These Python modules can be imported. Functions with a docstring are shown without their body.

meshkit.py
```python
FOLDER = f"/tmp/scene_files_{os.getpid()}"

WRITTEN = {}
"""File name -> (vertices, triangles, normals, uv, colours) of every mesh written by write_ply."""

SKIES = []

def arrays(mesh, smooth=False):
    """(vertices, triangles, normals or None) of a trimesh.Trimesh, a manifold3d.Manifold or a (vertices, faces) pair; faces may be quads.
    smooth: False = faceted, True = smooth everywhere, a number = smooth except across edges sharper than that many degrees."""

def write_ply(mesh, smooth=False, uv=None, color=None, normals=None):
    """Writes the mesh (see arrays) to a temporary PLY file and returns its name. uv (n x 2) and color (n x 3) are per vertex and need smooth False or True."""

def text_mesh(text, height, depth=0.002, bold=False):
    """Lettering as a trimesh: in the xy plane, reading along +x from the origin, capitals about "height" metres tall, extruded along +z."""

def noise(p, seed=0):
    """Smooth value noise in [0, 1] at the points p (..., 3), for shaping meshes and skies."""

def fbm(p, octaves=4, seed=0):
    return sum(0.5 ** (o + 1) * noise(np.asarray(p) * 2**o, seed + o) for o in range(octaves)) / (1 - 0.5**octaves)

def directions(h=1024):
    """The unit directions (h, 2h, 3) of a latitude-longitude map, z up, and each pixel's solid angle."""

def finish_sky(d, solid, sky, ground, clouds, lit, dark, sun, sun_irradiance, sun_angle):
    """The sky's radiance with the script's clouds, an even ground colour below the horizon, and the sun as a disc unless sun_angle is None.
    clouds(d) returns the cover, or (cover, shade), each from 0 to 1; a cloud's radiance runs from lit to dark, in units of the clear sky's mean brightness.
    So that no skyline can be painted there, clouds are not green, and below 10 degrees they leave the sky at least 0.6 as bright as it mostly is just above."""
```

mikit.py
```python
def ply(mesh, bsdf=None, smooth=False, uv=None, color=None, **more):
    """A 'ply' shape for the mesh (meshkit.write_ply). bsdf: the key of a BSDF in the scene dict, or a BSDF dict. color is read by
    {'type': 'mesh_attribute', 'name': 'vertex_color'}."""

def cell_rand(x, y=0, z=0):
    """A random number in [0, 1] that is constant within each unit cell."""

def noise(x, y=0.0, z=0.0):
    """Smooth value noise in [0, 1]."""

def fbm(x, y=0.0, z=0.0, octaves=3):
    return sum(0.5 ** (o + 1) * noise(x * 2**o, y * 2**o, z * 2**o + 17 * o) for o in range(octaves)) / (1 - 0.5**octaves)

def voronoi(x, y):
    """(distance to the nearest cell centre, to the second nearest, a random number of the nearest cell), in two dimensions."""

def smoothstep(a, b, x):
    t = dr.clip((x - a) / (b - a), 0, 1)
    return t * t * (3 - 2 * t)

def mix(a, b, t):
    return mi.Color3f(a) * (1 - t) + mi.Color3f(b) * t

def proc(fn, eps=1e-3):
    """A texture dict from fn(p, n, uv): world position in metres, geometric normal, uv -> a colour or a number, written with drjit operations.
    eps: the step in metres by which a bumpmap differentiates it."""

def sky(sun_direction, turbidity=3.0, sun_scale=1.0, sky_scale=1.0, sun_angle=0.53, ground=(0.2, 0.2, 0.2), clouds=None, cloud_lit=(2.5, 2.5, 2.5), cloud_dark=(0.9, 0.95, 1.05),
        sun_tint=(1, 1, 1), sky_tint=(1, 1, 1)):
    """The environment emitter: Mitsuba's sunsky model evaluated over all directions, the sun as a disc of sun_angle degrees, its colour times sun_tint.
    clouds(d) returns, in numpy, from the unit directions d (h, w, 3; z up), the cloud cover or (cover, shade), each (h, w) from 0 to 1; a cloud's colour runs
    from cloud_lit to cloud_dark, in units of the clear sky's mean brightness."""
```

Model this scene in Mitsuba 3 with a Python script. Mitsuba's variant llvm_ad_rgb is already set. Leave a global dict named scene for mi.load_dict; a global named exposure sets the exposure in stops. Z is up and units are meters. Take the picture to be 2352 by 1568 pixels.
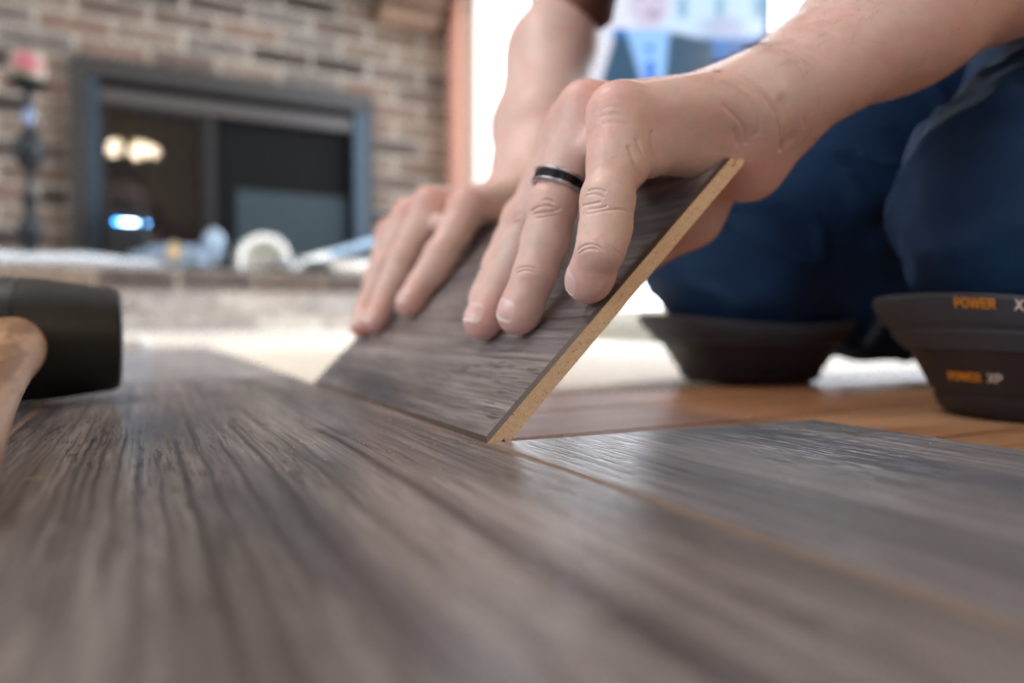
import math, random
import numpy as np
import trimesh
import drjit as dr
import mitsuba as mi
import manifold3d as m3
from shapely.geometry import Polygon, box as sbox
import mikit
import meshkit
from mikit import proc, noise, fbm, cell_rand, smoothstep, mix, ply

T = mi.ScalarTransform4f
rng = np.random.default_rng(7)
V = lambda *a: np.array(a, float)

# ------------------------------------------------------------------ camera, sky, lamps, exposure
FOC = 1829.0                     # focal length in pixels of the 2352-pixel-wide frame (28 mm lens)
CAM_H = 0.046                    # the camera stands on the new floor
PITCH = math.atan(44.0 / FOC)    # looking very slightly down
scene, labels = {}, {}
exposure = 0.62

scene['camera'] = {
    'type': 'thinlens', 'fov_axis': 'x', 'fov': math.degrees(2 * math.atan(1176 / FOC)),
    'aperture_radius': 0.0032, 'focus_distance': 0.295, 'near_clip': 0.01, 'far_clip': 200.0,
    'to_world': T().look_at(origin=[0, 0, CAM_H], target=[0, math.cos(PITCH), CAM_H - math.sin(PITCH)], up=[0, 0, 1]),
}
scene['sky'] = mikit.sky([-0.5, -0.6, 0.62], turbidity=4.0, sun_scale=0.0, sky_scale=26.0, ground=(0.30, 0.30, 0.28),
                         clouds=lambda d: (np.ones(d.shape[:2]), 0.15 + 0.25 * meshkit.fbm(d * 2.5, 3)),
                         cloud_lit=(1.75, 1.85, 2.0), cloud_dark=(1.3, 1.4, 1.55))
ADDED_LIGHT = 42.0                     # radiance of the added, unseen ceiling light
LAMP = 24.0                      # radiance of the glass globes of the ceiling lamps
LAMP_COLOR = (1.0, 0.80, 0.56)

# ------------------------------------------------------------------ helpers
cp, sp = math.cos(PITCH), math.sin(PITCH)


def ray(px, py):
    x, u = (px - 1176) / FOC, -(py - 784) / FOC
    return np.array([x, cp + u * sp, -sp + u * cp])


def at(px, py, y):
    """The point at the distance y in front of the lens that a measured pixel of the photograph shows."""
    r = ray(px, py)
    return V(0, 0, CAM_H) + r * (y / r[1])


def on_floor(px, py, z=0.0):
    r = ray(px, py)
    return V(0, 0, CAM_H) + r * ((z - CAM_H) / r[2])


def numbered(name):
    if name not in scene and name not in labels and not any(k.startswith(name + '__') for k in scene):
        return name
    i = 1
    while f'{name}_{i:03d}' in scene or f'{name}_{i:03d}' in labels or any(k.startswith(f'{name}_{i:03d}__') for k in scene):
        i += 1
    return f'{name}_{i:03d}'


def thing(name, label, category, group=None):
    k = numbered(name)
    labels[k] = {'label': label, 'category': category}
    if group:
        labels[k]['group'] = group
    return k


_used = {}


def part(parent, name, shape, label=None, kind=None):
    base = f'{parent}__{name}'
    i = _used.get(base, 0)
    _used[base] = i + 1
    k = base if i == 0 else f'{base}_{i:03d}'
    scene[k] = shape
    if label or kind:
        labels[k] = {}
        if label:
            labels[k]['label'] = label
        if kind:
            labels[k]['kind'] = kind
    return k


def single(name, shape, label, category, group=None, kind=None):
    k = numbered(name)
    scene[k] = shape
    labels[k] = {'label': label, 'category': category}
    if group:
        labels[k]['group'] = group
    if kind:
        labels[k]['kind'] = kind
    return k


def struct(name, shape=None, label=None):
    if shape is not None:
        scene[name] = shape
    labels[name] = {'kind': 'structure'}
    if label:
        labels[name]['label'] = label
    return name


def principled(color, rough=0.5, spec=0.5, metallic=0.0, two=False, **kw):
    c = color if isinstance(color, dict) else {'type': 'rgb', 'value': list(color)}
    b = {'type': 'principled', 'base_color': c, 'roughness': rough, 'specular': spec, 'metallic': metallic, **kw}
    return {'type': 'twosided', 'bsdf': b} if two else b


def bumped(b, fn, scale, eps=2e-4):
    return {'type': 'bumpmap', 'arbitrary': proc(fn, eps), 'scale': scale, 'bsdf': b}


def srgb(r, g, b):
    f = lambda c: (c / 255 / 12.92 if c / 255 < 0.04045 else ((c / 255 + 0.055) / 1.055) ** 2.4)
    return (f(r), f(g), f(b))


def frame_mat(o, x, y, z):
    m = np.eye(4)
    m[:3, 0], m[:3, 1], m[:3, 2], m[:3, 3] = x, y, z, o
    return m


def placed(mesh, m):
    mesh = mesh.copy()
    mesh.apply_transform(m)
    return mesh


def bbox(lo, hi, bevel=0.0):
    """A box from lo to hi with chamfered edges (manifold hull)."""
    lo, hi = np.minimum(lo, hi).astype(float), np.maximum(lo, hi).astype(float)
    if bevel <= 0:
        b = trimesh.creation.box(extents=hi - lo)
        b.apply_translation((lo + hi) / 2)
        return b
    pts = []
    for k in range(3):
        for c in np.ndindex(2, 2, 2):
            q = [(lo[i] if c[i] == 0 else hi[i]) for i in range(3)]
            for i in range(3):
                if i != k:
                    q[i] += bevel * (1 if c[i] == 0 else -1)
            pts.append(q)
    return trimesh.convex.convex_hull(np.array(pts))


def lathe(profile, n=40):
    """Profile of (radius, height) revolved about z."""
    pr = np.array(profile, float)
    a = np.linspace(0, 2 * np.pi, n, endpoint=False)
    v = np.stack([pr[:, None, 0] * np.cos(a), pr[:, None, 0] * np.sin(a), np.repeat(pr[:, 1:2], n, 1)], -1).reshape(-1, 3)
    f = []
    for i in range(len(pr) - 1):
        for j in range(n):
            k = (j + 1) % n
            f += [[i * n + j, i * n + k, (i + 1) * n + k], [i * n + j, (i + 1) * n + k, (i + 1) * n + j]]
    m = trimesh.Trimesh(v, f)
    m.merge_vertices()
    m.update_faces(m.nondegenerate_faces())
    m.fix_normals()
    return m


def tube(path, r, n=10, closed_ends=True):
    path = np.array(path, float)
    r = np.broadcast_to(np.array(r, float), len(path))
    tan = np.gradient(path, axis=0)
    tan /= np.linalg.norm(tan, axis=1, keepdims=True) + 1e-12
    ref = V(0, 0, 1) if abs(tan[0, 2]) < 0.9 else V(1, 0, 0)
    rings = []
    x = np.cross(ref, tan[0])
    for i in range(len(path)):
        x = x - tan[i] * (x @ tan[i])
        x /= np.linalg.norm(x)
        y = np.cross(tan[i], x)
        a = np.linspace(0, 2 * np.pi, n, endpoint=False)
        rings.append(path[i] + r[i] * (np.cos(a)[:, None] * x + np.sin(a)[:, None] * y))
    v = np.concatenate(rings)
    f = []
    for i in range(len(path) - 1):
        for j in range(n):
            k = (j + 1) % n
            f += [[i * n + j, i * n + k, (i + 1) * n + k], [i * n + j, (i + 1) * n + k, (i + 1) * n + j]]
    if closed_ends:
        for base, c, flip in ((0, path[0], True), ((len(path) - 1) * n, path[-1], False)):
            v = np.vstack([v, c])
            ci = len(v) - 1
            for j in range(n):
                k = (j + 1) % n
                f.append([base + k, base + j, ci] if flip else [base + j, base + k, ci])
    m = trimesh.Trimesh(v, f, process=False)
    return m


def spline(pts, n):
    pts = np.array(pts, float)
    from scipy.interpolate import CubicSpline
    t = np.concatenate([[0], np.cumsum(np.linalg.norm(np.diff(pts[:, :3], axis=0), axis=1))])
    return CubicSpline(t, pts)(np.linspace(0, t[-1], n))


# --- implicit surfaces: smooth unions of round cones, meshed by surface nets and pulled onto the surface
def cap(p, a, b, ra, rb, flat=None):
    a, b = np.asarray(a, np.float32), np.asarray(b, np.float32)
    pa, ba = p - a, b - a
    h = np.clip((pa @ ba) / max(float(ba @ ba), 1e-12), 0, 1)
    q = pa - h[..., None] * ba
    if flat is not None:
        d, k = np.asarray(flat[0], np.float32), np.float32(flat[1])
        q = q + (k - 1) * (q @ d)[..., None] * d
    return np.sqrt((q * q).sum(-1)) - (ra + (rb - ra) * h)


def ball(p, c, r):
    q = p - np.asarray(c, np.float32)
    return np.sqrt((q * q).sum(-1)) - r


def smin(a, b, k):
    h = np.clip(0.5 + 0.5 * (b - a) / k, 0, 1)
    return b + (a - b) * h - k * h * (1 - h)


def smin_all(ds, k):
    out = ds[0]
    for d in ds[1:]:
        out = smin(out, d, k)
    return out


def implicit_mesh(f, lo, hi, h, steps=4):
    lo, hi = np.asarray(lo, float), np.asarray(hi, float)
    C = 4
    n = (np.ceil((hi - lo) / (h * C)).astype(int) + 1)

    def grid(step, m):
        ax = [(lo[i] + step * np.arange(m[i])).astype(np.float32) for i in range(3)]
        return np.stack(np.meshgrid(*ax, indexing='ij'), -1)

    gc = grid(h * C, n)
    coarse = f(gc.reshape(-1, 3)).reshape(n)
    from scipy.ndimage import zoom, maximum_filter
    near = (np.abs(coarse) < 2.2 * h * C)
    near = maximum_filter(near, 2)
    nf = (n - 1) * C + 1
    up = zoom(coarse, [a / b for a, b in zip(nf, n)], order=1, grid_mode=False)
    mask = np.repeat(np.repeat(np.repeat(near, C, 0), C, 1), C, 2)[:nf[0], :nf[1], :nf[2]]
    val = up.astype(np.float32)
    idx = np.argwhere(mask)
    pts = (lo + idx * h).astype(np.float32)
    out = np.empty(len(pts), np.float32)
    for i in range(0, len(pts), 400000):
        out[i:i + 400000] = f(pts[i:i + 400000])
    val[mask] = out
    s = val < 0
    # surface nets
    cells = np.zeros(tuple(x - 1 for x in nf), int)
    acc = np.zeros(cells.shape + (3,), np.float32)
    cnt = np.zeros(cells.shape, np.float32)
    corner = lambda a, o: a[o[0]:a.shape[0] - 1 + o[0], o[1]:a.shape[1] - 1 + o[1], o[2]:a.shape[2] - 1 + o[2]]
    corners = [(i, j, k) for i in (0, 1) for j in (0, 1) for k in (0, 1)]
    tot = sum(corner(s, c).astype(np.int8) for c in corners)
    act = (tot > 0) & (tot < 8)
    ci = np.argwhere(act)
    vv = {c: val[ci[:, 0] + c[0], ci[:, 1] + c[1], ci[:, 2] + c[2]] for c in corners}
    P = np.zeros((len(ci), 3))
    K = np.zeros(len(ci))
    for c in corners:
        for ax in range(3):
            if c[ax] == 0:
                d = list(c)
                d[ax] = 1
                a, b = vv[c], vv[tuple(d)]
                x = (a < 0) != (b < 0)
                t = np.where(x, a / np.where(x, a - b, 1), 0)
                q = np.repeat(np.array([c], float), len(ci), 0)
                q[:, ax] += t
                P += q * x[:, None]
                K += x
    P = lo + (ci + P / K[:, None]) * h
    ids = -np.ones(act.shape, int)
    ids[act] = np.arange(len(ci))
    F = []
    for ax in range(3):
        o1, o2 = [(1, 2), (2, 0), (0, 1)][ax]
        sl0 = [slice(None)] * 3
        sl1 = [slice(None)] * 3
        sl0[ax], sl1[ax] = slice(0, -1), slice(1, None)
        a, b = s[tuple(sl0)], s[tuple(sl1)]
        e = np.argwhere(a != b)
        ok = (e[:, o1] > 0) & (e[:, o2] > 0) & (e[:, o1] < act.shape[o1]) & (e[:, o2] < act.shape[o2])
        e = e[ok]
        inside = a[e[:, 0], e[:, 1], e[:, 2]]
        q = []
        for d1, d2 in ((0, 0), (1, 0), (1, 1), (0, 1)):
            g = e.copy()
            g[:, o1] -= d1
            g[:, o2] -= d2
            q.append(ids[g[:, 0], g[:, 1], g[:, 2]])
        q = np.stack(q, 1)
        q = np.where(inside[:, None], q, q[:, ::-1])
        q = q[(q >= 0).all(1)]
        F.append(q)
    F = np.concatenate(F)
    F = np.vstack([F[:, [0, 1, 2]], F[:, [0, 2, 3]]])
    P = pull(f, P, h * 0.5, steps)
    return trimesh.Trimesh(P, F, process=False)


def gradient(f, P, e):
    P = P.astype(np.float32)
    g = np.stack([f(P + np.eye(3, dtype=np.float32)[i] * e) - f(P - np.eye(3, dtype=np.float32)[i] * e) for i in range(3)], -1) / (2 * e)
    return g


def pull(f, P, e, steps=3):
    P = P.copy()
    for _ in range(steps):
        g = gradient(f, P, e)
        d = f(P.astype(np.float32))
        P -= np.clip(d, -3 * e, 3 * e)[:, None] * g / np.maximum((g * g).sum(-1), 0.25)[:, None]
    return P


def unit(v):
    v = np.asarray(v, float)
    return v / np.linalg.norm(v)

# ------------------------------------------------------------------ the frames that everything is laid out in
# the new floor: origin at the corner where the raised plank meets the seam, along the seam (away), across it
SEAM_A = 0.43693
TILT = 0.79221
PW, PL_LEN, PT = 0.169, 0.336, 0.008
P0 = V(-0.01071, 0.30501, 0.0)
N2 = V(math.cos(SEAM_A), math.sin(SEAM_A), 0)
S2 = V(-math.sin(SEAM_A), math.cos(SEAM_A), 0)
ZZ = V(0, 0, 1)
UP = math.cos(TILT) * N2 + math.sin(TILT) * ZZ          # up the raised plank
NP = np.cross(S2, UP)
NP = NP if NP[2] > 0 else -NP                            # its face


def onplank(a, b, h):
    return P0 + a * S2 + b * UP + h * NP


def plank_hit(px, py, h):
    r = ray(px, py)
    return V(0, 0, CAM_H) + r * (((P0 - V(0, 0, CAM_H)) @ NP + h) / (r @ NP))


# the room: u along the brick wall (to the right), v out of the wall into the room
FLOOR_Z = -PT
WA = V(-1.383, 2.5, 0)
DW = unit(V(0.87, 0.492, 0))
NW = V(DW[1], -DW[0], 0)


def room(u, v, z=0.0):
    return WA + u * DW + v * NW + V(0, 0, z)


ROOM = frame_mat(WA, DW, NW, ZZ)     # left handed: meshes placed with it are turned inside out again below


def inroom(mesh):
    m = placed(mesh, ROOM)
    if np.linalg.det(ROOM[:3, :3]) < 0 and not _flips_itself:
        m.invert()
    return m


_t = trimesh.creation.box()
_t.apply_transform(frame_mat(V(0, 0, 0), V(1, 0, 0), V(0, -1, 0), ZZ))
_flips_itself = _t.volume > 0

# ------------------------------------------------------------------ materials of the room
def brick_fn(c0, c1, k, gain=1.0):
    def f(p, n, uv):
        a = fbm(p.x * 38 + k * 7.1, p.y * 38, p.z * 60, 3)
        b = noise(p.x * 260 + k, p.y * 260, p.z * 260)
        return mix(c0, c1, smoothstep(0.3, 0.7, a)) * (0.82 + 0.36 * b) * gain
    return f


BRICKS = []
for k, (c0, c1) in enumerate([(srgb(108, 90, 80), srgb(136, 120, 108)), (srgb(96, 82, 76), srgb(124, 110, 103)), (srgb(126, 110, 98), srgb(152, 138, 126)),
                              (srgb(80, 70, 68), srgb(106, 95, 92)), (srgb(122, 100, 90), srgb(146, 126, 115)), (srgb(104, 98, 95), srgb(136, 129, 124)),
                              (srgb(58, 51, 51), srgb(88, 79, 76))]):
    scene[f'm_brick_{k}'] = principled(proc(brick_fn(c0, c1, k, 0.82)), 0.85, 0.25)
    BRICKS.append(f'm_brick_{k}')
PALE = []
for k, (c0, c1) in enumerate([(srgb(176, 170, 160), srgb(206, 202, 194)), (srgb(160, 152, 146), srgb(192, 185, 177)), (srgb(190, 178, 166), srgb(216, 209, 199)), (srgb(140, 133, 130), srgb(176, 170, 165))]):
    scene[f'm_pale_brick_{k}'] = principled(proc(brick_fn(c0, c1, k + 9)), 0.85, 0.25)
    PALE.append(f'm_pale_brick_{k}')
scene['m_mortar'] = principled(proc(lambda p, n, uv: mix(srgb(168, 163, 154), srgb(204, 199, 190), fbm(p.x * 30, p.y * 30, p.z * 30, 3))), 0.9, 0.2)
scene['m_plaster'] = principled(proc(lambda p, n, uv: mix(srgb(160, 148, 134), srgb(170, 159, 146), fbm(p.x * 3, p.y * 3, p.z * 3, 3))), 0.8, 0.2)
scene['m_ceiling'] = principled(srgb(226, 224, 219), 0.9, 0.1)
scene['m_white_trim'] = principled(srgb(222, 220, 212), 0.45, 0.4)
scene['m_sill'] = principled(srgb(186, 184, 172), 0.4, 0.5, metallic=0.2)
scene['m_black_metal'] = principled(srgb(46, 46, 48), 0.45, 0.5)
scene['m_blue_metal'] = principled(srgb(46, 64, 80), 0.40, 0.5, metallic=0.25)
scene['m_black'] = principled(srgb(22, 22, 24), 0.6, 0.4)


def old_board_fn(c0, c1, k):
    def f(p, n, uv):
        w = uv.y + 0.004 * noise(uv.x * 5, uv.y * 12)
        a = fbm(uv.x * 4 + k * 3.3, w * 90, k, 3)
        b = noise(uv.x * 14, w * 420, k)
        return mix(c0, c1, a) * (0.86 + 0.28 * b)
    return f


OLD = []
for k, (c0, c1) in enumerate([(srgb(142, 98, 68), srgb(184, 138, 104)), (srgb(150, 108, 78), srgb(194, 152, 118)), (srgb(128, 88, 62), srgb(172, 126, 94))]):
    scene[f'm_old_board_{k}'] = principled(proc(old_board_fn(c0, c1, k)), 0.44, 0.30)
    OLD.append(f'm_old_board_{k}')

# ------------------------------------------------------------------ floor, walls, ceiling
UL, UR, VB, ZC = -3.2, 1.305, 6.2, 2.42


def boxes(*bs):
    return inroom(trimesh.util.concatenate([bbox(V(*b[0]), V(*b[1])) for b in bs]))


struct('floor', ply(boxes(((UL, 0, FLOOR_Z - 0.12), (UR, VB, FLOOR_Z - 0.011))), 'm_black'))
r_ = random.Random(4)


def uvbox(lo, hi, M, off):
    """A box whose uv run along its first two axes, in metres."""
    b = bbox(V(*lo), V(*hi))
    v, f = np.array(b.vertices), np.array(b.faces)
    v2 = v[f].reshape(-1, 3)
    uv = v2[:, :2] + off
    w = trimesh.transformations.transform_points(v2, M)
    f2 = np.arange(len(w)).reshape(-1, 3)
    if np.linalg.det(M[:3, :3]) < 0:
        f2 = f2[:, ::-1]
    return (w, f2), uv


nrow = 0
for row in range(44):
    v0 = -0.0 + row * 0.094
    u = UL + 0.9 * ((row * 0.37) % 1.0) + (1.2 if row < 40 else 0) - 0.4
    while u < UR - 0.02:
        ue = min(u + 0.9, UR - 0.004)
        lo_u = max(u, -2.1)
        if ue > lo_u + 0.05:
            m_, uv = uvbox((lo_u, v0 + 0.003, FLOOR_Z - 0.011), (ue - 0.002, v0 + 0.0925, FLOOR_Z), ROOM, (r_.random() * 9, r_.random() * 9))
            part('floor', 'board', ply(m_, OLD[r_.randrange(3)], uv=uv))
        u += 0.9

# brick wall with the hearth in front of it
struct('wall_back', ply(boxes(((UL, -0.15, -0.2), (UR + 0.15, 0, ZC))), 'm_mortar'))
FX0, FX1, FZ0, FZ1 = 0.0, 0.982, 0.2, 0.872      # the fireplace front
CH, BH, BL, MJ = 0.0677, 0.0560, 0.196, 0.016


def brick_mesh(u0, u1, z0, z1, v0, v1):
    j = lambda: (r_.random() - 0.5) * 0.003
    lo, hi = V(u0 + j(), v0, z0 + j()), V(u1 + j(), v1 + j(), z1 + j())
    return inroom(bbox(lo, hi, 0.0022))


for row in range(18):
    z0 = 0.2035 + row * CH
    u = -0.82 + (0.106 if row % 2 else 0)
    while u < UR - 0.02:
        a, b = u, min(u + BL, UR - 0.004)
        pieces = [(a, b)]
        if z0 + BH > FZ0 and z0 < FZ1 - 0.004:
            pieces = [(a, min(b, FX0 - 0.008)), (max(a, FX1 + 0.008), b)]
        for a, b in pieces:
            if b - a > 0.02:
                q = r_.random()
                part('wall_back', 'brick', ply(brick_mesh(a, b, z0, min(z0 + BH, ZC), -0.02, 0.007), BRICKS[min(int(q * 7), 6)]))
        u += BL + MJ
HV, HT = 0.40, 0.203
hearth = thing('hearth', 'raised brick hearth of pale bricks running below the fireplace', 'hearth')
part(hearth, 'body', ply(boxes(((-1.2, 0.0075, FLOOR_Z), (UR - 0.002, HV - 0.004, HT - 0.004))), 'm_mortar'))
for row in range(3):
    z0 = 0.012 + row * 0.0635
    u = -1.0 + (0.1 if row % 2 else 0.0)
    while u < UR - 0.03:
        b = min(u + (0.2 if row < 2 else 0.2), UR - 0.006)
        part(hearth, 'brick', ply(brick_mesh(u, b, z0, z0 + 0.054, HV - 0.03, HV + 0.004), (PALE if row < 2 else BRICKS)[r_.randrange(4)]))
        u += BL + MJ
struct('trim_1', ply(inroom(trimesh.util.concatenate([bbox(V(-1.2, HV + 0.0045, FLOOR_Z), V(UR - 0.01, HV + 0.016, 0.018), 0.003)])), 'm_white_trim'))

# wall with the sliding glass door
D0, D1, DZ = 0.055, 2.10, 2.06
struct('wall_right', ply(boxes(((UR, -0.15, -0.2), (UR + 0.15, D0, ZC)), ((UR, D1, -0.2), (UR + 0.15, VB + 0.15, ZC)), ((UR, D0, DZ), (UR + 0.15, D1, ZC)), ((UR, D0, -0.2), (UR + 0.15, D1, FLOOR_Z - 0.002))), 'm_plaster'))
struct('ceiling', ply(boxes(((UL - 0.15, -0.15, ZC), (UR + 0.15, VB + 0.15, ZC + 0.1))), 'm_ceiling'))
# left wall with a wide window, rear wall with a window
LW0, LW1, LZ0, LZ1 = 0.5, 4.1, 0.95, 2.30
struct('wall_left', ply(boxes(((UL - 0.15, -0.15, -0.2), (UL, LW0, ZC)), ((UL - 0.15, LW1, -0.2), (UL, VB + 0.15, ZC)), ((UL - 0.15, LW0, -0.2), (UL, LW1, LZ0)), ((UL - 0.15, LW0, LZ1), (UL, LW1, ZC))), 'm_plaster'))
RW0, RW1 = -2.7, -1.5
struct('wall_front', ply(boxes(((UL, VB, -0.2), (RW0, VB + 0.15, ZC)), ((RW1, VB, -0.2), (UR, VB + 0.15, ZC)), ((RW0, VB, -0.2), (RW1, VB + 0.15, 0.9)), ((RW0, VB, 2.1), (RW1, VB + 0.15, ZC))), 'm_plaster'))


def frame_boxes(axis, a0, a1, z0, z1, c0, c1, w, extra=()):
    """The frame of an opening: axis 'u' or 'v' runs along the wall; c0..c1 is the depth."""
    rects = [(a0, a0 + w, z0, z1), (a1 - w, a1, z0, z1), (a0 + w, a1 - w, z0, z0 + w), (a0 + w, a1 - w, z1 - w, z1)] + list(extra)
    out = []
    for (p, q, s, t) in rects:
        out.append(bbox(V(c0, p, s), V(c1, q, t), 0.003) if axis == 'v' else bbox(V(p, c0, s), V(q, c1, t), 0.003))
    return out


scene['m_pane'] = {'type': 'thindielectric', 'int_ior': 1.5}


def sheet(axis, a0, a1, z0, z1, c):
    q = [(a0, z0), (a1, z0), (a1, z1), (a0, z1)]
    v = np.array([(c, a, z) if axis == 'v' else (a, c, z) for a, z in q])
    return (trimesh.transformations.transform_points(v, ROOM), np.array([[0, 1, 2], [0, 2, 3]]))


DM = 0.70
struct('door_1', ply(inroom(trimesh.util.concatenate(frame_boxes('v', D0, D1, FLOOR_Z, DZ, UR + 0.03, UR + 0.13, 0.045))), 'm_white_trim'), 'white sliding glass patio door')
for k, (a0, a1, c) in enumerate(((D0 + 0.045, DM + 0.03, UR + 0.055), (DM - 0.03, D1 - 0.045, UR + 0.095))):
    part('door_1', 'sash', ply(inroom(trimesh.util.concatenate(frame_boxes('v', a0, a1, 0.037, DZ - 0.046, c - 0.015, c + 0.015, 0.05))), 'm_white_trim'))
    part('door_1', 'pane', ply(sheet('v', a0 + 0.05, a1 - 0.05, 0.087, DZ - 0.096, c), 'm_pane'))
sill = [bbox(V(UR - 0.055, D0 - 0.02, FLOOR_Z), V(UR + 0.03, D1, 0.010), 0.002)]
for k in range(4):
    sill.append(bbox(V(UR - 0.050 + k * 0.02, D0, 0.010), V(UR - 0.044 + k * 0.02, D1, 0.018 + 0.0065 * k), 0.001))
part('door_1', 'sill', ply(inroom(trimesh.util.concatenate(sill)), 'm_sill'), 'ridged pale door track')
for name, axis, a0, a1, z0, z1, c in (('window_1', 'v', LW0, LW1, LZ0, LZ1, UL), ('window_2', 'u', RW0, RW1, 0.9, 2.1, VB)):
    cs = (c - 0.09, c - 0.02) if axis == 'v' else (c + 0.02, c + 0.09)
    mid = (a0 + a1) / 2
    struct(name, ply(inroom(trimesh.util.concatenate(frame_boxes(axis, a0, a1, z0, z1, *cs, 0.05, [(mid - 0.025, mid + 0.025, z0 + 0.05, z1 - 0.05)]))), 'm_white_trim'))
    for p, q in ((a0 + 0.05, mid - 0.025), (mid + 0.025, a1 - 0.05)):
        part(name, 'pane', ply(sheet(axis, p, q, z0 + 0.05, z1 - 0.05, sum(cs) / 2), 'm_pane'))

# ground outside
scene['m_patio'] = principled(srgb(196, 192, 184), 0.9, 0.2)
single('patio_slab', ply(boxes(((UR + 0.16, -3.0, -0.25), (UR + 9, 9.0, -0.12))), 'm_patio'), 'pale concrete patio outside the sliding glass door', 'patio')

# a thin cream underlay sheet on the old floor, beyond the boards that are still bare
UT = 0.0010
quad_ = Polygon([tuple(room(u_, v_)[:2]) for u_, v_ in ((-0.95, 0.425), (1.24, 0.425), (1.24, 2.352), (-0.95, 2.352))])
half_ = Polygon([tuple((P0 + a_ * S2 + t_ * N2)[:2]) for a_, t_ in ((-3, 0.0075), (1.414, 0.0075), (1.414, -0.1692), (1.434, -0.1692), (1.432, -3), (4, -3), (4, 4), (-3, 4))])
us_ = quad_.intersection(half_)
us_ = us_ if us_.geom_type == 'Polygon' else max(us_.geoms, key=lambda g_: g_.area)
um_ = trimesh.creation.extrude_polygon(us_, UT - 0.0001, engine='earcut')
um_.apply_translation([0, 0, FLOOR_Z + 0.0001])
single('underlay_sheet', ply(um_, principled(proc(lambda p, n, uv: mix(srgb(206, 196, 180), srgb(222, 213, 199), fbm(p.x * 20, p.y * 20, 1.0, 3))), 0.55, 0.35)),
       'cream underlay sheet spread on the brown floor between the tilted plank and the hearth', 'underlay')

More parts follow.
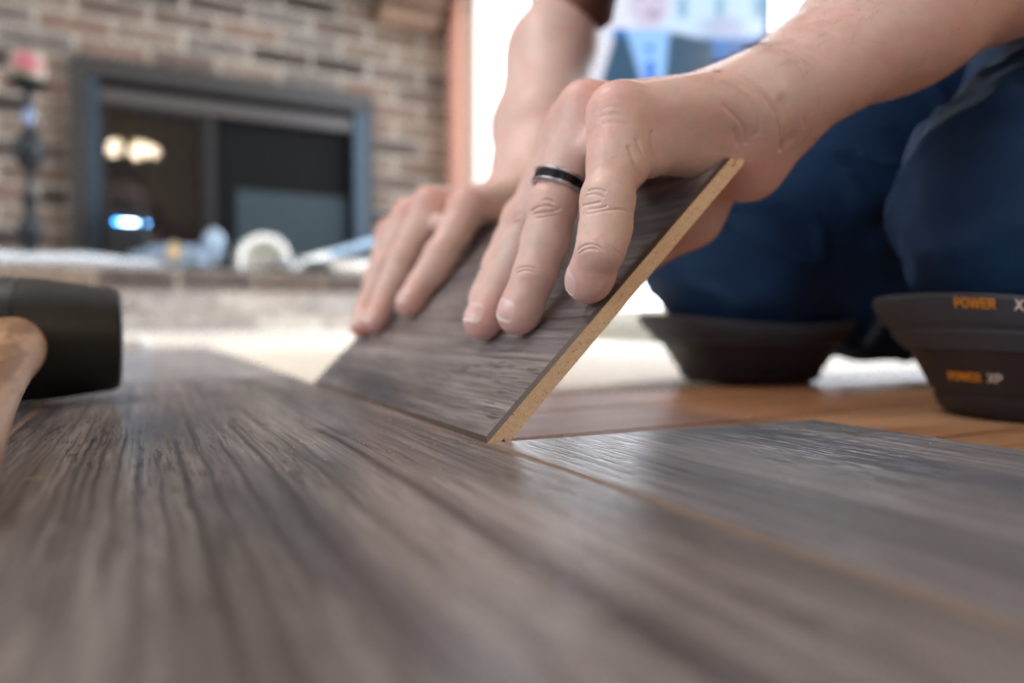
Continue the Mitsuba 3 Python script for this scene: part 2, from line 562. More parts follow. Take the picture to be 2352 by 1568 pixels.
# curtain at the corner: salmon cloth in folds
scene['m_curtain'] = {'type': 'principledthin', 'base_color': {'type': 'rgb', 'value': list(srgb(248, 206, 192))}, 'roughness': 0.8, 'diff_trans': 1.1}
c0, c1, nf = 0.012, 0.150, 90
cu, cz = np.linspace(c0, c1, nf), np.linspace(0.24, 1.27, 20)
cv = []
for z in cz:
    for v_ in cu:
        cv.append((UR - 0.014 + 0.007 * math.sin((v_ - c0) / (c1 - c0) * 2 * math.pi * 4.0) * (0.8 + 0.2 * math.sin(z * 3 + v_ * 40)), v_, z))
cf = []
for i in range(len(cz) - 1):
    for j in range(nf - 1):
        a = i * nf + j
        cf += [[a, a + 1, a + nf + 1], [a, a + nf + 1, a + nf]]
cm = trimesh.Trimesh(trimesh.transformations.transform_points(np.array(cv), ROOM), cf, process=False)
single('curtain', ply(cm, 'm_curtain', smooth=True), 'salmon pink curtain hanging beside the brick wall', 'curtain')

# ------------------------------------------------------------------ fireplace
fp = thing('fireplace', 'black framed fireplace with a dark glass door set in the brick wall', 'fireplace')


def fbox(u0, u1, z0, z1, v0, v1, bev=0.003):
    return inroom(bbox(V(u0, v0, z0), V(u1, v1, z1), bev))


def fframe(u0, u1, z0, z1, w, v0, v1, wb=None):
    wb = w if wb is None else wb
    return trimesh.util.concatenate([fbox(u0, u0 + w, z0, z1, v0, v1), fbox(u1 - w, u1, z0, z1, v0, v1), fbox(u0 + w, u1 - w, z1 - w, z1, v0, v1), fbox(u0 + w, u1 - w, z0, z0 + wb, v0, v1)])


part(fp, 'back_panel', ply(fbox(FX0 + 0.01, FX1 - 0.01, FZ0 + 0.004, FZ1 - 0.01, 0.001, 0.006, 0), principled(srgb(9, 11, 14), 0.8, 0.2)))
part(fp, 'frame', ply(trimesh.util.concatenate([fbox(FX0, FX0 + 0.048, FZ0, FZ1, 0.007, 0.052), fbox(FX1 - 0.020, FX1, FZ0, FZ1, 0.007, 0.052), fbox(FX0 + 0.048, FX1 - 0.020, FZ1 - 0.062, FZ1, 0.007, 0.052), fbox(FX0 + 0.048, FX1 - 0.02, FZ0, FZ0 + 0.03, 0.007, 0.052)]), 'm_black_metal'))
for a, b in ((0.049, 0.082), (0.905, 0.961)):
    part(fp, 'side_post', ply(fbox(a, b, FZ0 + 0.031, FZ1 - 0.063, 0.007, 0.050), 'm_blue_metal'), 'blue grey side post')
part(fp, 'hood', ply(fbox(0.083, 0.904, 0.737, 0.785, 0.008, 0.036), principled(srgb(70, 68, 70), 0.35, 0.5)), 'grey hood bar above the doors')
U0, U1 = 0.084, 0.903
UM = U0 + 0.385 * (U1 - U0)
a, b = U0, UM
fr_ = trimesh.util.concatenate([bbox(V(*p_), V(*q_), 0.003) for p_, q_ in (((a, .012, FZ0 + .045), (a + .016, .028, .735)), ((b - .016, .012, FZ0 + .045), (b, .028, .735)), ((a + .016, .012, .719), (b - .016, .028, .735)), ((a + .016, .012, FZ0 + .045), (b - .016, .028, FZ0 + .061)))])
d_ = part(fp, 'door', ply(inroom(fr_), 'm_black'), 'closed glass door')
gq = np.array([(a + 0.016, 0.020, FZ0 + 0.061), (b - 0.016, 0.020, FZ0 + 0.061), (b - 0.016, 0.020, 0.719), (a + 0.016, 0.020, 0.719)])
scene[d_ + '__glass'] = ply((trimesh.transformations.transform_points(gq, ROOM), np.array([[0, 1, 2], [0, 2, 3]])), 'm_pane')
part(fp, 'mullion', ply(fbox(UM, UM + 0.03, FZ0 + 0.045, 0.735, 0.010, 0.034), 'm_black'))
part(fp, 'screen', ply(fbox(UM + 0.10, U1 - 0.02, FZ0 + 0.06, 0.50, 0.008, 0.012, 0), principled(srgb(54, 66, 72), 0.8, 0.2)), 'grey green panel in the open right half')

# mantel: a beam on stepped corbels, mostly above the frame of the photograph
mt = thing('mantel_shelf', 'rustic wooden mantel shelf with stepped corbels on the brick wall above the fireplace', 'mantel')


def rustic(p, n, uv):
    a = fbm(p.x * 6, p.y * 6, p.z * 90, 3)
    return mix(srgb(74, 58, 48), srgb(150, 122, 104), smoothstep(0.3, 0.75, a))


scene['m_rustic'] = principled(proc(rustic), 0.6, 0.3)
part(mt, 'beam', ply(fbox(-0.42, UR - 0.01, 1.292, 1.40, 0.008, 0.22, 0.006), 'm_rustic'))
for u0 in (-0.36, 0.998):
    prof = Polygon([(0.008, 1.155), (0.07, 1.155), (0.085, 1.185), (0.085, 1.205), (0.125, 1.222), (0.135, 1.25), (0.17, 1.262), (0.17, 1.2915), (0.008, 1.2915)])
    e = trimesh.creation.extrude_polygon(prof, 0.23, engine='earcut')
    e.apply_transform(np.array([[0, 0, 1, u0], [1, 0, 0, 0], [0, 1, 0, 0], [0, 0, 0, 1.0]]))
    part(mt, 'corbel', ply(inroom(e), 'm_rustic'))

# ------------------------------------------------------------------ the new floor: laminate planks
GRAIN = [(-.0510, -.40, .068, .0026, 1.0), (-.0455, .045, .102, .0012, .8), (-.0834, -.40, .10, .0009, .8), (-.0925, -.14, .058, .0008, .7), (-.1010, -.40, .12, .0010, .8),
         (-.1075, -.40, .06, .0010, .8), (-.1140, -.14, .04, .0009, .7), (-.1195, -.14, .05, .0009, .7), (-.1255, -.12, .07, .0008, .6), (-.1310, -.13, .07, .0008, .6),
         (-.1368, -.13, .08, .0008, .6), (-.1430, -.12, .10, .0007, .5), (-.1490, -.07, .10, .0007, .5), (-.0660, -.02, .06, .0014, .5), (-.0720, -.01, .05, .0010, .4),
         (-.0300, -.3, .03, .0008, .45), (-.0200, -.3, .02, .0007, .35), (-.0385, -.25, .0, .0008, .4)]


def wood_parts(uv):
    a, t = uv.x, uv.y
    w = t + 0.0026 * (noise(a * 7, t * 16) - 0.5) + 0.0011 * (noise(a * 34, t * 60) - 0.5) + 0.00035 * (noise(a * 160, t * 300) - 0.5)
    return a, t, w


def wood_color(p, n, uv):
    a, t, w = wood_parts(uv)
    broad = fbm(a * 4.0 + 0.3 * noise(w * 60), w * 42, 3.0, 3)
    patch = fbm(a * 5.0 + 1.2 * noise(w * 30, 4.0), w * 24, 9.0, 3)
    fine = noise(a * 40, w * 1150)
    finer = noise(a * 85, w * 2300, 7.0)
    mid = noise(a * 11, w * 330)
    dash = smoothstep(0.58, 0.84, noise(a * 90, w * 1500, 5.0)) * smoothstep(0.35, 0.6, noise(a * 20, w * 120, 2.0))
    c = mix(srgb(92, 86, 85), srgb(136, 129, 128), smoothstep(0.25, 0.75, broad * 0.72 + 0.14 * mid + 0.14 * fine))
    c = c * (0.90 + 0.20 * mid) * (0.84 + 0.32 * fine) * (0.88 + 0.24 * finer) * (1 - 0.5 * dash)
    c = mix(c, mi.Color3f(*srgb(62, 63, 72)), 0.6 * smoothstep(0.52, 0.72, patch))
    # growth lines, one per seven millimetres or so
    q = w / 0.0068
    i = dr.floor(q)
    d = dr.abs(q - i - 0.25 - 0.5 * cell_rand(i, 3.0)) * 0.0068
    dark = dr.exp(-dr.square(d / (0.0004 + 0.0006 * cell_rand(i, 8.0)))) * smoothstep(0.35, 0.65, noise(a * 6 + 31 * cell_rand(i, 1.0), i)) * 0.55
    for t0, a0, a1, wd, s in GRAIN:
        e = dr.abs(w - t0 - 0.0007)
        dark = dr.maximum(dark, s * dr.exp(-dr.square(e / wd)) * smoothstep(a0 - 0.02, a0, a) * (1 - smoothstep(a1 - 0.012, a1 + 0.01, a)))
    return mix(c, mi.Color3f(*srgb(38, 32, 31)), dr.clip(dark, 0, 1) * 0.94)


def wood_relief(p, n, uv):
    a, t, w = wood_parts(uv)
    fine = noise(a * 60, w * 1300)
    dash = smoothstep(0.58, 0.84, noise(a * 95, w * 1500, 5.0))
    q = w / 0.0068
    i = dr.floor(q)
    line = dr.exp(-dr.square((q - i - 0.25 - 0.5 * cell_rand(i, 3.0)) * 9.0))
    return 0.6 * fine - 0.9 * dash + 0.5 * noise(a * 30, w * 420) - 0.7 * line


scene['m_wood'] = bumped(principled(proc(wood_color), 0.28, 0.5), wood_relief, 0.00010, 1.2e-4)
scene['m_wood_painted_sheen'] = bumped(principled(proc(lambda p, n, uv: mix(wood_color(p, n, uv), mi.Color3f(*srgb(150, 147, 147)), 0.55)), 0.24, 0.55), wood_relief, 0.00005, 1.2e-4)  # lightened copy of the wood: sheen of the far floor put into the colour
scene['m_wood_cool'] = bumped(principled(proc(lambda p, n, uv: mix(wood_color(p, n, uv), mi.Color3f(*srgb(112, 116, 126)), 0.35)), 0.28, 0.5), wood_relief, 0.00010, 1.2e-4)
scene['m_seam'] = principled(srgb(120, 98, 82), 0.6, 0.3)
scene['m_plank_edge'] = principled(srgb(72, 60, 54), 0.5, 0.4)
scene['m_core'] = principled(proc(lambda p, n, uv: mix(srgb(208, 172, 136), srgb(236, 206, 172), fbm(p.x * 900, p.y * 900, p.z * 900, 2)) * (1 - 0.7 * smoothstep(0.80, 0.9, noise(p.x * 1400, p.y * 1400, p.z * 1400)))), 0.85, 0.2)


def plank(label, a0, a1, t0, t1, M, off=(0, 0), bevel=0.0013, drop=0.0008, group=None, edge='m_seam', face='m_wood'):
    k = thing('laminate_plank', label, 'plank', group)
    L, W = a1 - a0, t1 - t0

    def put(v, f):
        return trimesh.transformations.transform_points(np.array(v, float), M), np.array(f)

    i0, i1, j0, j1 = a0 + bevel, a1 - bevel, t0 + bevel, t1 - bevel
    top = [(i0, j0, 0), (i1, j0, 0), (i1, j1, 0), (i0, j1, 0)]
    uv = np.array([(x + off[0], y + off[1]) for x, y, z in top])
    h = np.linalg.det(M[:3, :3])
    fl = [[0, 1, 2], [0, 2, 3]] if h > 0 else [[0, 2, 1], [0, 3, 2]]
    # the decor layer and its painted bevel are thin solids
    part(k, 'decor_layer', ply(put(top, fl), face, uv=uv))
    out = [(a0, t0, -drop), (a1, t0, -drop), (a1, t1, -drop), (a0, t1, -drop)]
    v = top + out
    f = []
    for i in range(4):
        j = (i + 1) % 4
        f += [[i, 4 + i, 4 + j], [i, 4 + j, j]]
    f = f if h > 0 else [q[::-1] for q in f]
    part(k, 'bevel', ply(put(v, f), edge), 'brown painted bevel')
    # the board with the click profile along its far edge
    s = PT
    prof = Polygon([(t0, -drop), (t1, -drop), (t1, -drop - 0.0022), (t1 - 0.0030, -drop - 0.0026), (t1 - 0.0030, -drop - 0.0040), (t1 + 0.0042, -drop - 0.0044), (t1 + 0.0046, -drop - 0.0056), (t1 + 0.0026, -s), (t0 + 0.0058, -s), (t0 + 0.0058, -drop - 0.0040), (t0, -drop - 0.0036)])
    e = trimesh.creation.extrude_polygon(prof, L, engine='earcut')
    e.apply_transform(np.array([[0, 0, 1, a0], [1, 0, 0, 0], [0, 1, 0, 0], [0, 0, 0, 1.0]]))
    e.apply_transform(M)
    if e.volume < 0:
        e.invert()
    part(k, 'core', ply(e, 'm_core'), 'tan fibreboard core')
    return k


MF = frame_mat(P0, S2, N2, ZZ)
MR = frame_mat(P0, S2, UP, NP)
plank('short grey brown plank tilted up and held by both hands', 0.0, PL_LEN, 0.0004, PW, MR, (3.0, 2.2), 0.0022, 0.0013, edge='m_plank_edge')
plank('grey plank lying flat right of the tilted one, below the near knee pad', -0.9, -0.0006, 0.0004, PW, MF, (7.1, 5.3), face='m_wood_cool')
plank('large near grey brown plank with a long dark crack line, filling the foreground', -0.75, 0.408, -PW, 0, MF)
plank('plank lying behind the mallet head, towards the hearth, its sheen put into the colour', 0.4086, 1.41, -PW, 0, MF, (11.3, 4.1), face='m_wood_painted_sheen')
plank('grey brown plank below the mallet, at the left border of the photo', -0.4, 0.80, -2 * PW - 0.0004, -PW - 0.0004, MF, (15.1, 8.2))
plank('far plank of the second row, its end by the white disc', 0.8006, 1.425, -2 * PW - 0.0004, -PW - 0.0004, MF, (18.7, 9.9), face='m_wood_painted_sheen')
plank('plank of the third row behind the mallet, hidden but for a strip', 0.1, 1.405, -3 * PW - 0.0008, -2 * PW - 0.0008, MF, (22.2, 12.4))
plank('outermost left plank of the new floor, near the hearth end', 0.35, 1.43, -4 * PW - 0.0012, -3 * PW - 0.0012, MF, (27.5, 14.9))

# sawdust on the boards
scene['m_sawdust'] = principled(srgb(214, 186, 146), 0.8, 0.2)
fl = []
rs = np.random.default_rng(12)
for i in range(420):
    if i < 300:
        a, t = rs.normal(0.02, 0.07), -abs(rs.normal(0.0, 0.075)) - 0.002
    else:
        a, t = -rs.uniform(0.005, 0.22), rs.uniform(0.004, PW - 0.004)
    if not (-0.25 < a < 0.14 and -0.165 < t < PW):
        continue
    s = 0.00009 + 0.00018 * rs.random() ** 2
    b = trimesh.creation.icosahedron()
    b.vertices = b.vertices * s * np.array([1 + 2.5 * rs.random() ** 3, 1, 0.5])
    b.apply_transform(trimesh.transformations.rotation_matrix(rs.uniform(0, 6), [0, 0, 1]))
    b.apply_translation(P0 + a * S2 + t * N2 + ZZ * s * 0.45)
    fl.append(b)
q = on_floor(84, 1099)
b = bbox(V(-0.0026, -0.00012, 0), V(0.0026, 0.00012, 0.0002))
b.apply_transform(trimesh.transformations.rotation_matrix(0.35, [0, 0, 1]))
b.apply_translation(q)
fl.append(b)
single('sawdust', ply(trimesh.util.concatenate(fl), 'm_sawdust'), 'tiny tan specks of sawdust scattered on the planks', 'sawdust', kind='stuff')

# ------------------------------------------------------------------ the worker
def make_finger(mcp, pip, dip, tip, r, dn):
    """r: radii at knuckle, middle joint, end joint, tip; dn: direction of the back of the finger."""
    mcp, pip, dip, tip = [np.asarray(q, float) for q in (mcp, pip, dip, tip)]
    axd = unit(tip - dip)
    pad = tip - axd * 0.004 - dn * 0.0012
    back = []
    for j, ax, rr in ((pip, unit(dip - mcp), r[1]), (dip, unit(tip - pip), r[2])):
        d = unit(dn - ax * (dn @ ax))
        back.append((j, ax, d, np.cross(ax, d), rr))

    def f(p):
        d = cap(p, mcp, pip, r[0], r[1] * 0.97)
        d = smin(d, cap(p, pip, dip, r[1] * 0.99, r[2]), 0.004)
        d = smin(d, cap(p, dip, tip, r[2], r[3]), 0.003)
        d = smin(d, ball(p, pad, r[3] * 0.96), 0.004)
        d = smin(d, ball(p, back[0][0] + back[0][2] * r[1] * 0.12, r[1] * 0.95), 0.004)
        m1, m2 = (mcp * 0.5 + pip * 0.5), (pip * 0.5 + dip * 0.5)
        d = smin(d, ball(p, m1 - dn * 0.002, r[1] * 0.95), 0.006)
        d = smin(d, ball(p, m2 - dn * 0.002, r[2] * 0.98), 0.006)
        return d

    def wrinkles(p):
        out = 0
        for (j, ax, d, lat, rr), us, A in ((back[0], (-0.0052, -0.0026, 0.0, 0.0030, 0.0058), 0.00042), (back[1], (-0.0022, 0.0, 0.0022), 0.00036)):
            q = (p - j.astype(np.float32))
            u, v, w = q @ ax.astype(np.float32), q @ lat.astype(np.float32), q @ d.astype(np.float32)
            near = np.exp(-(u / 0.009) ** 2) * np.clip(w / rr * 1.4, 0, 1)
            for i, u0 in enumerate(us):
                bend = u0 * (0.75 + 40 * v * v / rr) if u0 else 0.0007 * np.sin(v * 900)
                out = out + A * near * np.exp(-((u - bend - 0.0003 * np.sin(v * 1300 + i)) / 0.00055) ** 2) * (1 - 0.4 * np.abs(v) / rr)
            for s in (1, -1):   # flexion folds on the sides
                pass
        return out
    return f, wrinkles, back


def nail_mesh(dip, tip, r, dn, width=0.80, length=0.0112, start=-0.0035):
    ax = unit(np.asarray(tip) - np.asarray(dip))
    d = unit(dn - ax * (dn @ ax))
    lat = np.cross(ax, d)
    nu, nv = 9, 9
    grid = []
    for i in range(nu):
        u = i / (nu - 1)
        row = []
        for j in range(nv):
            v = -1 + 2 * j / (nv - 1)
            w = width * r * (0.86 + 0.14 * math.sin(math.pi * min(u * 1.2, 1) * 0.5))
            if u > 0.8:
                w *= math.sqrt(max(1 - ((u - 0.8) / 0.32) ** 2, 0.2))
            ang = v * w / r
            lift = 0.00010 - 0.0013 * max(u - 0.45, 0) ** 2 * 4 * 0.5
            rad = r + lift
            c = np.asarray(tip) + ax * (start + u * length)
            row.append(c + d * rad * math.cos(ang) * 0.985 + lat * rad * math.sin(ang))
        grid.append(row)
    g = np.array(grid)
    top = g.reshape(-1, 3)
    cen = np.asarray(tip)
    bot = top - d * 0.0007
    v = np.vstack([top, bot])
    f = []
    for i in range(nu - 1):
        for j in range(nv - 1):
            a, b, c, e = i * nv + j, i * nv + j + 1, (i + 1) * nv + j + 1, (i + 1) * nv + j
            f += [[a, b, c], [a, c, e], [a + nu * nv, c + nu * nv, b + nu * nv], [a + nu * nv, e + nu * nv, c + nu * nv]]
    rim = [i * nv for i in range(nu)] + [(nu - 1) * nv + j for j in range(1, nv)] + [i * nv + nv - 1 for i in range(nu - 2, -1, -1)] + [j for j in range(nv - 2, 0, -1)]
    k = nu * nv
    for a, b in zip(rim, rim[1:] + rim[:1]):
        f += [[a, b, b + k], [a, b + k, a + k]]
    m = trimesh.Trimesh(v, f, process=False)
    m.fix_normals()
    return m


CREASE_LINES = []


def trace(f, px, py, y0=0.25, y1=0.6):
    o, r = V(0, 0, CAM_H), ray(px, py)
    t = y0
    for _ in range(80):
        d = float(f((o + r * t).astype(np.float32)[None])[0])
        t += 0.8 * d
        if abs(d) < 1e-5 or t > y1:
            break
    return o + r * t


def segments_distance(p, lines, reach):
    """Distance to the nearest of the polylines, only where it matters."""
    out = np.full(len(p), 1.0, np.float32)
    for ln in lines:
        for a, b in zip(ln[:-1], ln[1:]):
            lo, hi = np.minimum(a, b) - reach, np.maximum(a, b) + reach
            m = ((p > lo) & (p < hi)).all(1)
            if m.any():
                out[m] = np.minimum(out[m], cap(p[m], a, b, 0, 0))
    return out


def make_hand(F, W0, lat, elbow, shoulder, r_mc, extra, kw, forearm_r, upper_r, mirror=1, creases=()):
    """F: list of (mcp, pip, dip, tip, radii) from little finger to index; lat: from the little-finger side to the thumb side at the wrist."""
    mc = [np.asarray(q[0], float) for q in F]
    m = unit(sum(mc) / 4 - W0)
    dors = np.cross(m, lat)
    dors = dors if dors[2] > 0 else -dors
    dors = unit(dors)
    carp = [W0 + lat * o + m * 0.010 for o in (-0.017, -0.006, 0.005, 0.016)]
    dn_f = [unit(NP + 0.15 * dors) for _ in F]
    fingers = [make_finger(*q[:4], q[4], d) for q, d in zip(F, dn_f)]
    fa = unit(elbow - W0)
    flen = np.linalg.norm(elbow - W0)
    flat = np.cross(fa, dors)
    flat = unit(flat) * (1 if flat @ lat > 0 else -1)
    wr, mid, eb = forearm_r

    def palm(p):
        d = [cap(p, a, c, r_mc[i], r_mc[i] + 0.0045) for i, (a, c) in enumerate(zip(mc, carp))]
        out = smin_all(d, 0.009)
        for i in range(4):
            out = smin(out, ball(p, mc[i] + dors * 0.0035 - m * 0.001, r_mc[i] * 0.86), 0.005)
        for i in range(3):
            a = mc[i] * 0.78 + np.asarray(F[i][1]) * 0.22 - dors * 0.004
            b = mc[i + 1] * 0.78 + np.asarray(F[i + 1][1]) * 0.22 - dors * 0.004
            out = smin(out, cap(p, a, b, 0.0062, 0.0062), 0.006)
        for (a, b, ra, rb) in extra:
            out = smin(out, cap(p, a, b, ra, rb), 0.008)
        return out

    def arm(p):
        d = cap(p, W0 - flat * 0.009 - fa * 0.004, W0 + fa * 0.09 - flat * 0.012, wr, mid)
        d = smin(d, cap(p, W0 + flat * 0.010 - fa * 0.004, W0 + fa * 0.09 + flat * 0.012, wr, mid), 0.014)
        c1 = W0 + fa * 0.09
        d = smin(d, cap(p, c1 - flat * 0.012, W0 + fa * flen * 0.68 - flat * 0.012, mid, eb), 0.02)
        d = smin(d, cap(p, c1 + flat * 0.012, W0 + fa * flen * 0.68 + flat * 0.012, mid, eb), 0.02)
        d = smin(d, cap(p, W0 + fa * flen * 0.68, elbow, eb, eb * 0.86), 0.03)
        d = smin(d, cap(p, elbow, elbow * 0.45 + shoulder * 0.55, eb * 0.88, upper_r), 0.025)
        d = smin(d, cap(p, elbow * 0.45 + shoulder * 0.55, shoulder, upper_r, upper_r * 1.1), 0.025)
        return d

    def base(p):
        pl = smin(palm(p), arm(p), 0.016)
        out = None
        for (f, wf, bk) in fingers:
            d = smin(pl, f(p), 0.0075)
            out = d if out is None else smin(out, d, 0.0012)
        return out

    W32, m32, d32, l32, fa32 = [np.asarray(q, np.float32) for q in (W0, m, dors, lat, fa)]

    lines = {}
    if creases:
        CREASE_LINES.clear()
    for (wd, A, ln) in creases:
        tr = np.array([trace(base, *q) for q in ln])
        tr = spline(tr, 3 * len(tr)) if len(tr) > 2 else tr
        CREASE_LINES.append(tr)
        lines.setdefault((wd, A), []).append(tr)

    def detail(p):
        d = 0
        for (wd, A), ls in lines.items():
            d = d + A * np.exp(-(segments_distance(p, ls, 3.2 * wd) / wd) ** 2) * ((0.25 + 1.2 * meshkit.noise(p * 240.0, 4).astype(np.float32)) if wd < .0008 else 0.9)
        if not creases:
            for (f, wf, bk) in fingers:
                d = d + wf(p)
        q = p - W32
        u, w, l = q @ m32, q @ d32, q @ l32
        near = np.clip((0.055 - np.sqrt((q * q).sum(-1))) / 0.02, 0, 1)
        k = mirror
        side = np.clip((w + 0.4 * np.abs(l) + 0.006) / 0.012, 0, 1)
        for u0, A, wd in kw:     # creases of the bent wrist
            c = u - (u0 - 5.0 * (l + 0.008) ** 2 * 0 - 0.18 * (w - 0.012)) + 0.0012 * np.sin(l * 160 + u0 * 900)
            d = d + A * near * np.exp(-(c / wd) ** 2) * side
        return d

    lumps = 0.0
    return base, detail, fingers, dors, m, flat, fa, carp


def skin_color(P, fingers, F, spots=(), base=(0.655, 0.445, 0.385)):
    n1 = meshkit.fbm(P * 60, 3, 1)
    n2 = meshkit.fbm(P * 260, 2, 5)
    n3 = meshkit.noise(P * 1500, 8)
    red = 0.75 * (n1 - 0.5) + 0.35 * (n2 - 0.5)
    for q, rr, amt in spots:
        d = np.linalg.norm(P - q, axis=1)
        red = red + amt * np.exp(-(d / rr) ** 2)
    col = np.array(base) * (1 + 0.16 * (n2 - 0.5) + 0.10 * (n3 - 0.5))[:, None]
    red = np.clip(red, -0.3, 0.9)
    col = col * np.stack([1 + 0.03 * red, 1 - 0.33 * red, 1 - 0.30 * red], -1)
    return np.clip(col, 0.02, 0.9)


C1, C2, C3, C4, C5 = (.0011, .0014), (.0010, .0008), (.00055, .00050), (.0026, .0013), (.0009, .00028)
CREASES = [C1 + (q,) for q in (
    [(1650, 163), (1690, 171), (1720, 186), (1758, 224), (1784, 268), (1794, 306), (1793, 344)],
)] + [(.0011, .0009, q) for q in (
    [(1499, 304), (1500, 336), (1504, 362)],
    [(1446, 338), (1460, 378), (1467, 408)],
    [(1464, 322), (1475, 348), (1486, 374)],
)] + [C2 + (q,) for q in (
    [(1660, 190), (1690, 204), (1722, 231), (1739, 268), (1740, 308)], [(1662, 242), (1690, 270), (1708, 296), (1712, 328)], 
    [(1686, 300), (1692, 330)], [(1845, 270), (1850, 292)],
)] + [C4 + (q,) for q in ([(1800, 232), (1816, 262), (1822, 288), (1818, 322)],)] + [C3 + (q,) for q in (
    [(1346, 450), (1367, 446), (1388, 453)], [(1338, 473), (1358, 468), (1378, 464)], [(1340, 491), (1365, 489), (1407, 481), (1440, 485)], [(1328, 574), (1343, 564), (1362, 562), (1385, 574)],
    [(1352, 480), (1372, 478), (1392, 474)], [(1352, 438), (1372, 434), (1390, 440)], [(1332, 582), (1350, 572), (1372, 573)], [(1415, 575), (1428, 590), (1432, 602)],
    [(1222, 484), (1238, 475), (1258, 473), (1276, 478)], [(1228, 492), (1252, 488), (1275, 484), (1288, 477)], [(1243, 461), (1258, 458), (1271, 465)], [(1232, 500), (1255, 498), (1280, 494)],
    [(1185, 619), (1208, 613), (1234, 618)], [(1188, 626), (1210, 621), (1232, 626)], [(1178, 503), (1186, 494), (1198, 492)], [(1182, 512), (1196, 507)],
    [(1121, 644), (1137, 640), (1158, 647)], [(1123, 651), (1140, 648), (1157, 654)],
)] + [C5 + (q,) for q in (
    [(1385, 250), (1405, 244), (1430, 250)], [(1380, 268), (1405, 262), (1432, 268)], [(1385, 285), (1408, 281), (1432, 287)],
)]
# left hand, near the lens: little finger, ring, middle, index
HF = [
    (at(1420, 268, .345), at(1397, 462, .3290), at(1379, 572, .3215), plank_hit(1350, 646, .0094), (.0118, .0104, .0095, .0092)),
    (at(1345, 262, .372), at(1271, 474, .3650), at(1230, 626, .3600), plank_hit(1189, 722, .0096), (.0122, .0106, .0098, .0094)),
    (at(1322, 290, .396), at(1222, 500, .4050), at(1160, 640, .4000), plank_hit(1107, 738, .0096), (.0122, .0106, .0098, .0092)),
    (at(1302, 318, .424), at(1200, 505, .4300), at(1151, 605, .4240), plank_hit(1114, 690, .0090), (.0120, .0102, .0094, .0086)),
]
LW = at(1745, 245, .383)
LLAT = unit(V(-0.287, 0.954, 0.09))
LELB = LW + 0.262 * unit(V(0.80, 0.25, 0.545))
LSH = V(0.185, 0.43, 0.545)
LEXTRA = [
    (at(1455, 292, .3470), at(1490, 368, .3470), .0100, .0062),       # loose skin beside the knuckle of the little finger
    (at(1440, 300, .346), at(1446, 385, .3370), .0105, .0075),
    (at(1490, 332, .352), at(1685, 335, .379), .0120, .0165),       # the little-finger side of the palm
    (at(1685, 335, .379), at(1716, 374, .387), .0160, .0165),       # the heel of the hand
    (at(1716, 374, .387), at(1760, 300, .392), .0160, .0190),
    (onplank(.040, .150, .0250), onplank(.105, .156, .0200), .0130, .0130),   # the palm over the edge of the plank
    (onplank(.045, .182, .0020), onplank(.090, .182, .0020), .0125, .0120),
    (onplank(.040, .165, .0180), onplank(.040, .186, -.0030), .0120, .0125),
    (LW + LLAT * 0.012, onplank(.058, .172, -.0275), .0175, .0165),     # the ball of the thumb, below the plank
    (onplank(.058, .172, -.0275), onplank(.082, .134, -.0245), .0165, .0130),
    (onplank(.082, .134, -.0245), onplank(.096, .100, -.0190), .0120, .0098),
    (at(1330, 300, .40), at(1600, 262, .392), .0125, .0150),
]
base_l, full_l, fing_l, dors_l, m_l, flat_l, fa_l, carp_l = make_hand(
    HF, LW, LLAT, LELB, LSH, (.0122, .0126, .0128, .0124), LEXTRA,
    (),
    (.0205, .0300, .0390), .046, 1, CREASES)

# right hand, at the far end of the raised plank
RF = [
    (at(900, 540, .648), at(866, 640, .636), at(848, 700, .629), plank_hit(838, 742, .0085), (.0112, .0098, .0088, .0080)),
    (at(938, 500, .626), at(886, 612, .615), at(853, 690, .608), plank_hit(829, 748, .0090), (.0120, .0104, .0094, .0086)),
    (at(988, 474, .602), at(926, 592, .592), at(889, 672, .586), plank_hit(859, 738, .0092), (.0124, .0106, .0096, .0088)),
    (at(1072, 480, .577), at(1012, 586, .556), at(969, 652, .548), plank_hit(938, 698, .0092), (.0126, .0108, .0098, .0090)),
]
RW = at(1208, 458, .640)
RLAT = unit(V(0.35, -0.93, 0.0))
RELB = at(1292, -20, .790)
RSH = V(0.085, 0.800, 0.650)
REXTRA = [
    (RW + RLAT * 0.012, onplank(.255, .168, -.030), .0175, .0165),
    (onplank(.255, .168, -.030), onplank(.232, .130, -.0245), .0160, .0118),
    (onplank(.232, .130, -.0245), onplank(.222, .098, -.0185), .0110, .0092),
    (RW, onplank(.300, .19, -.012), .018, .016),
]
base_r, full_r, fing_r, dors_r, m_r, flat_r, fa_r, carp_r = make_hand(
    RF, RW, RLAT, RELB, RSH, (.0122, .0128, .0130, .0128), REXTRA,
    ((0.012, 0.0007, 0.0016), (0.003, 0.0009, 0.0016)), (.0235, .0265, .0300), .044, -1)


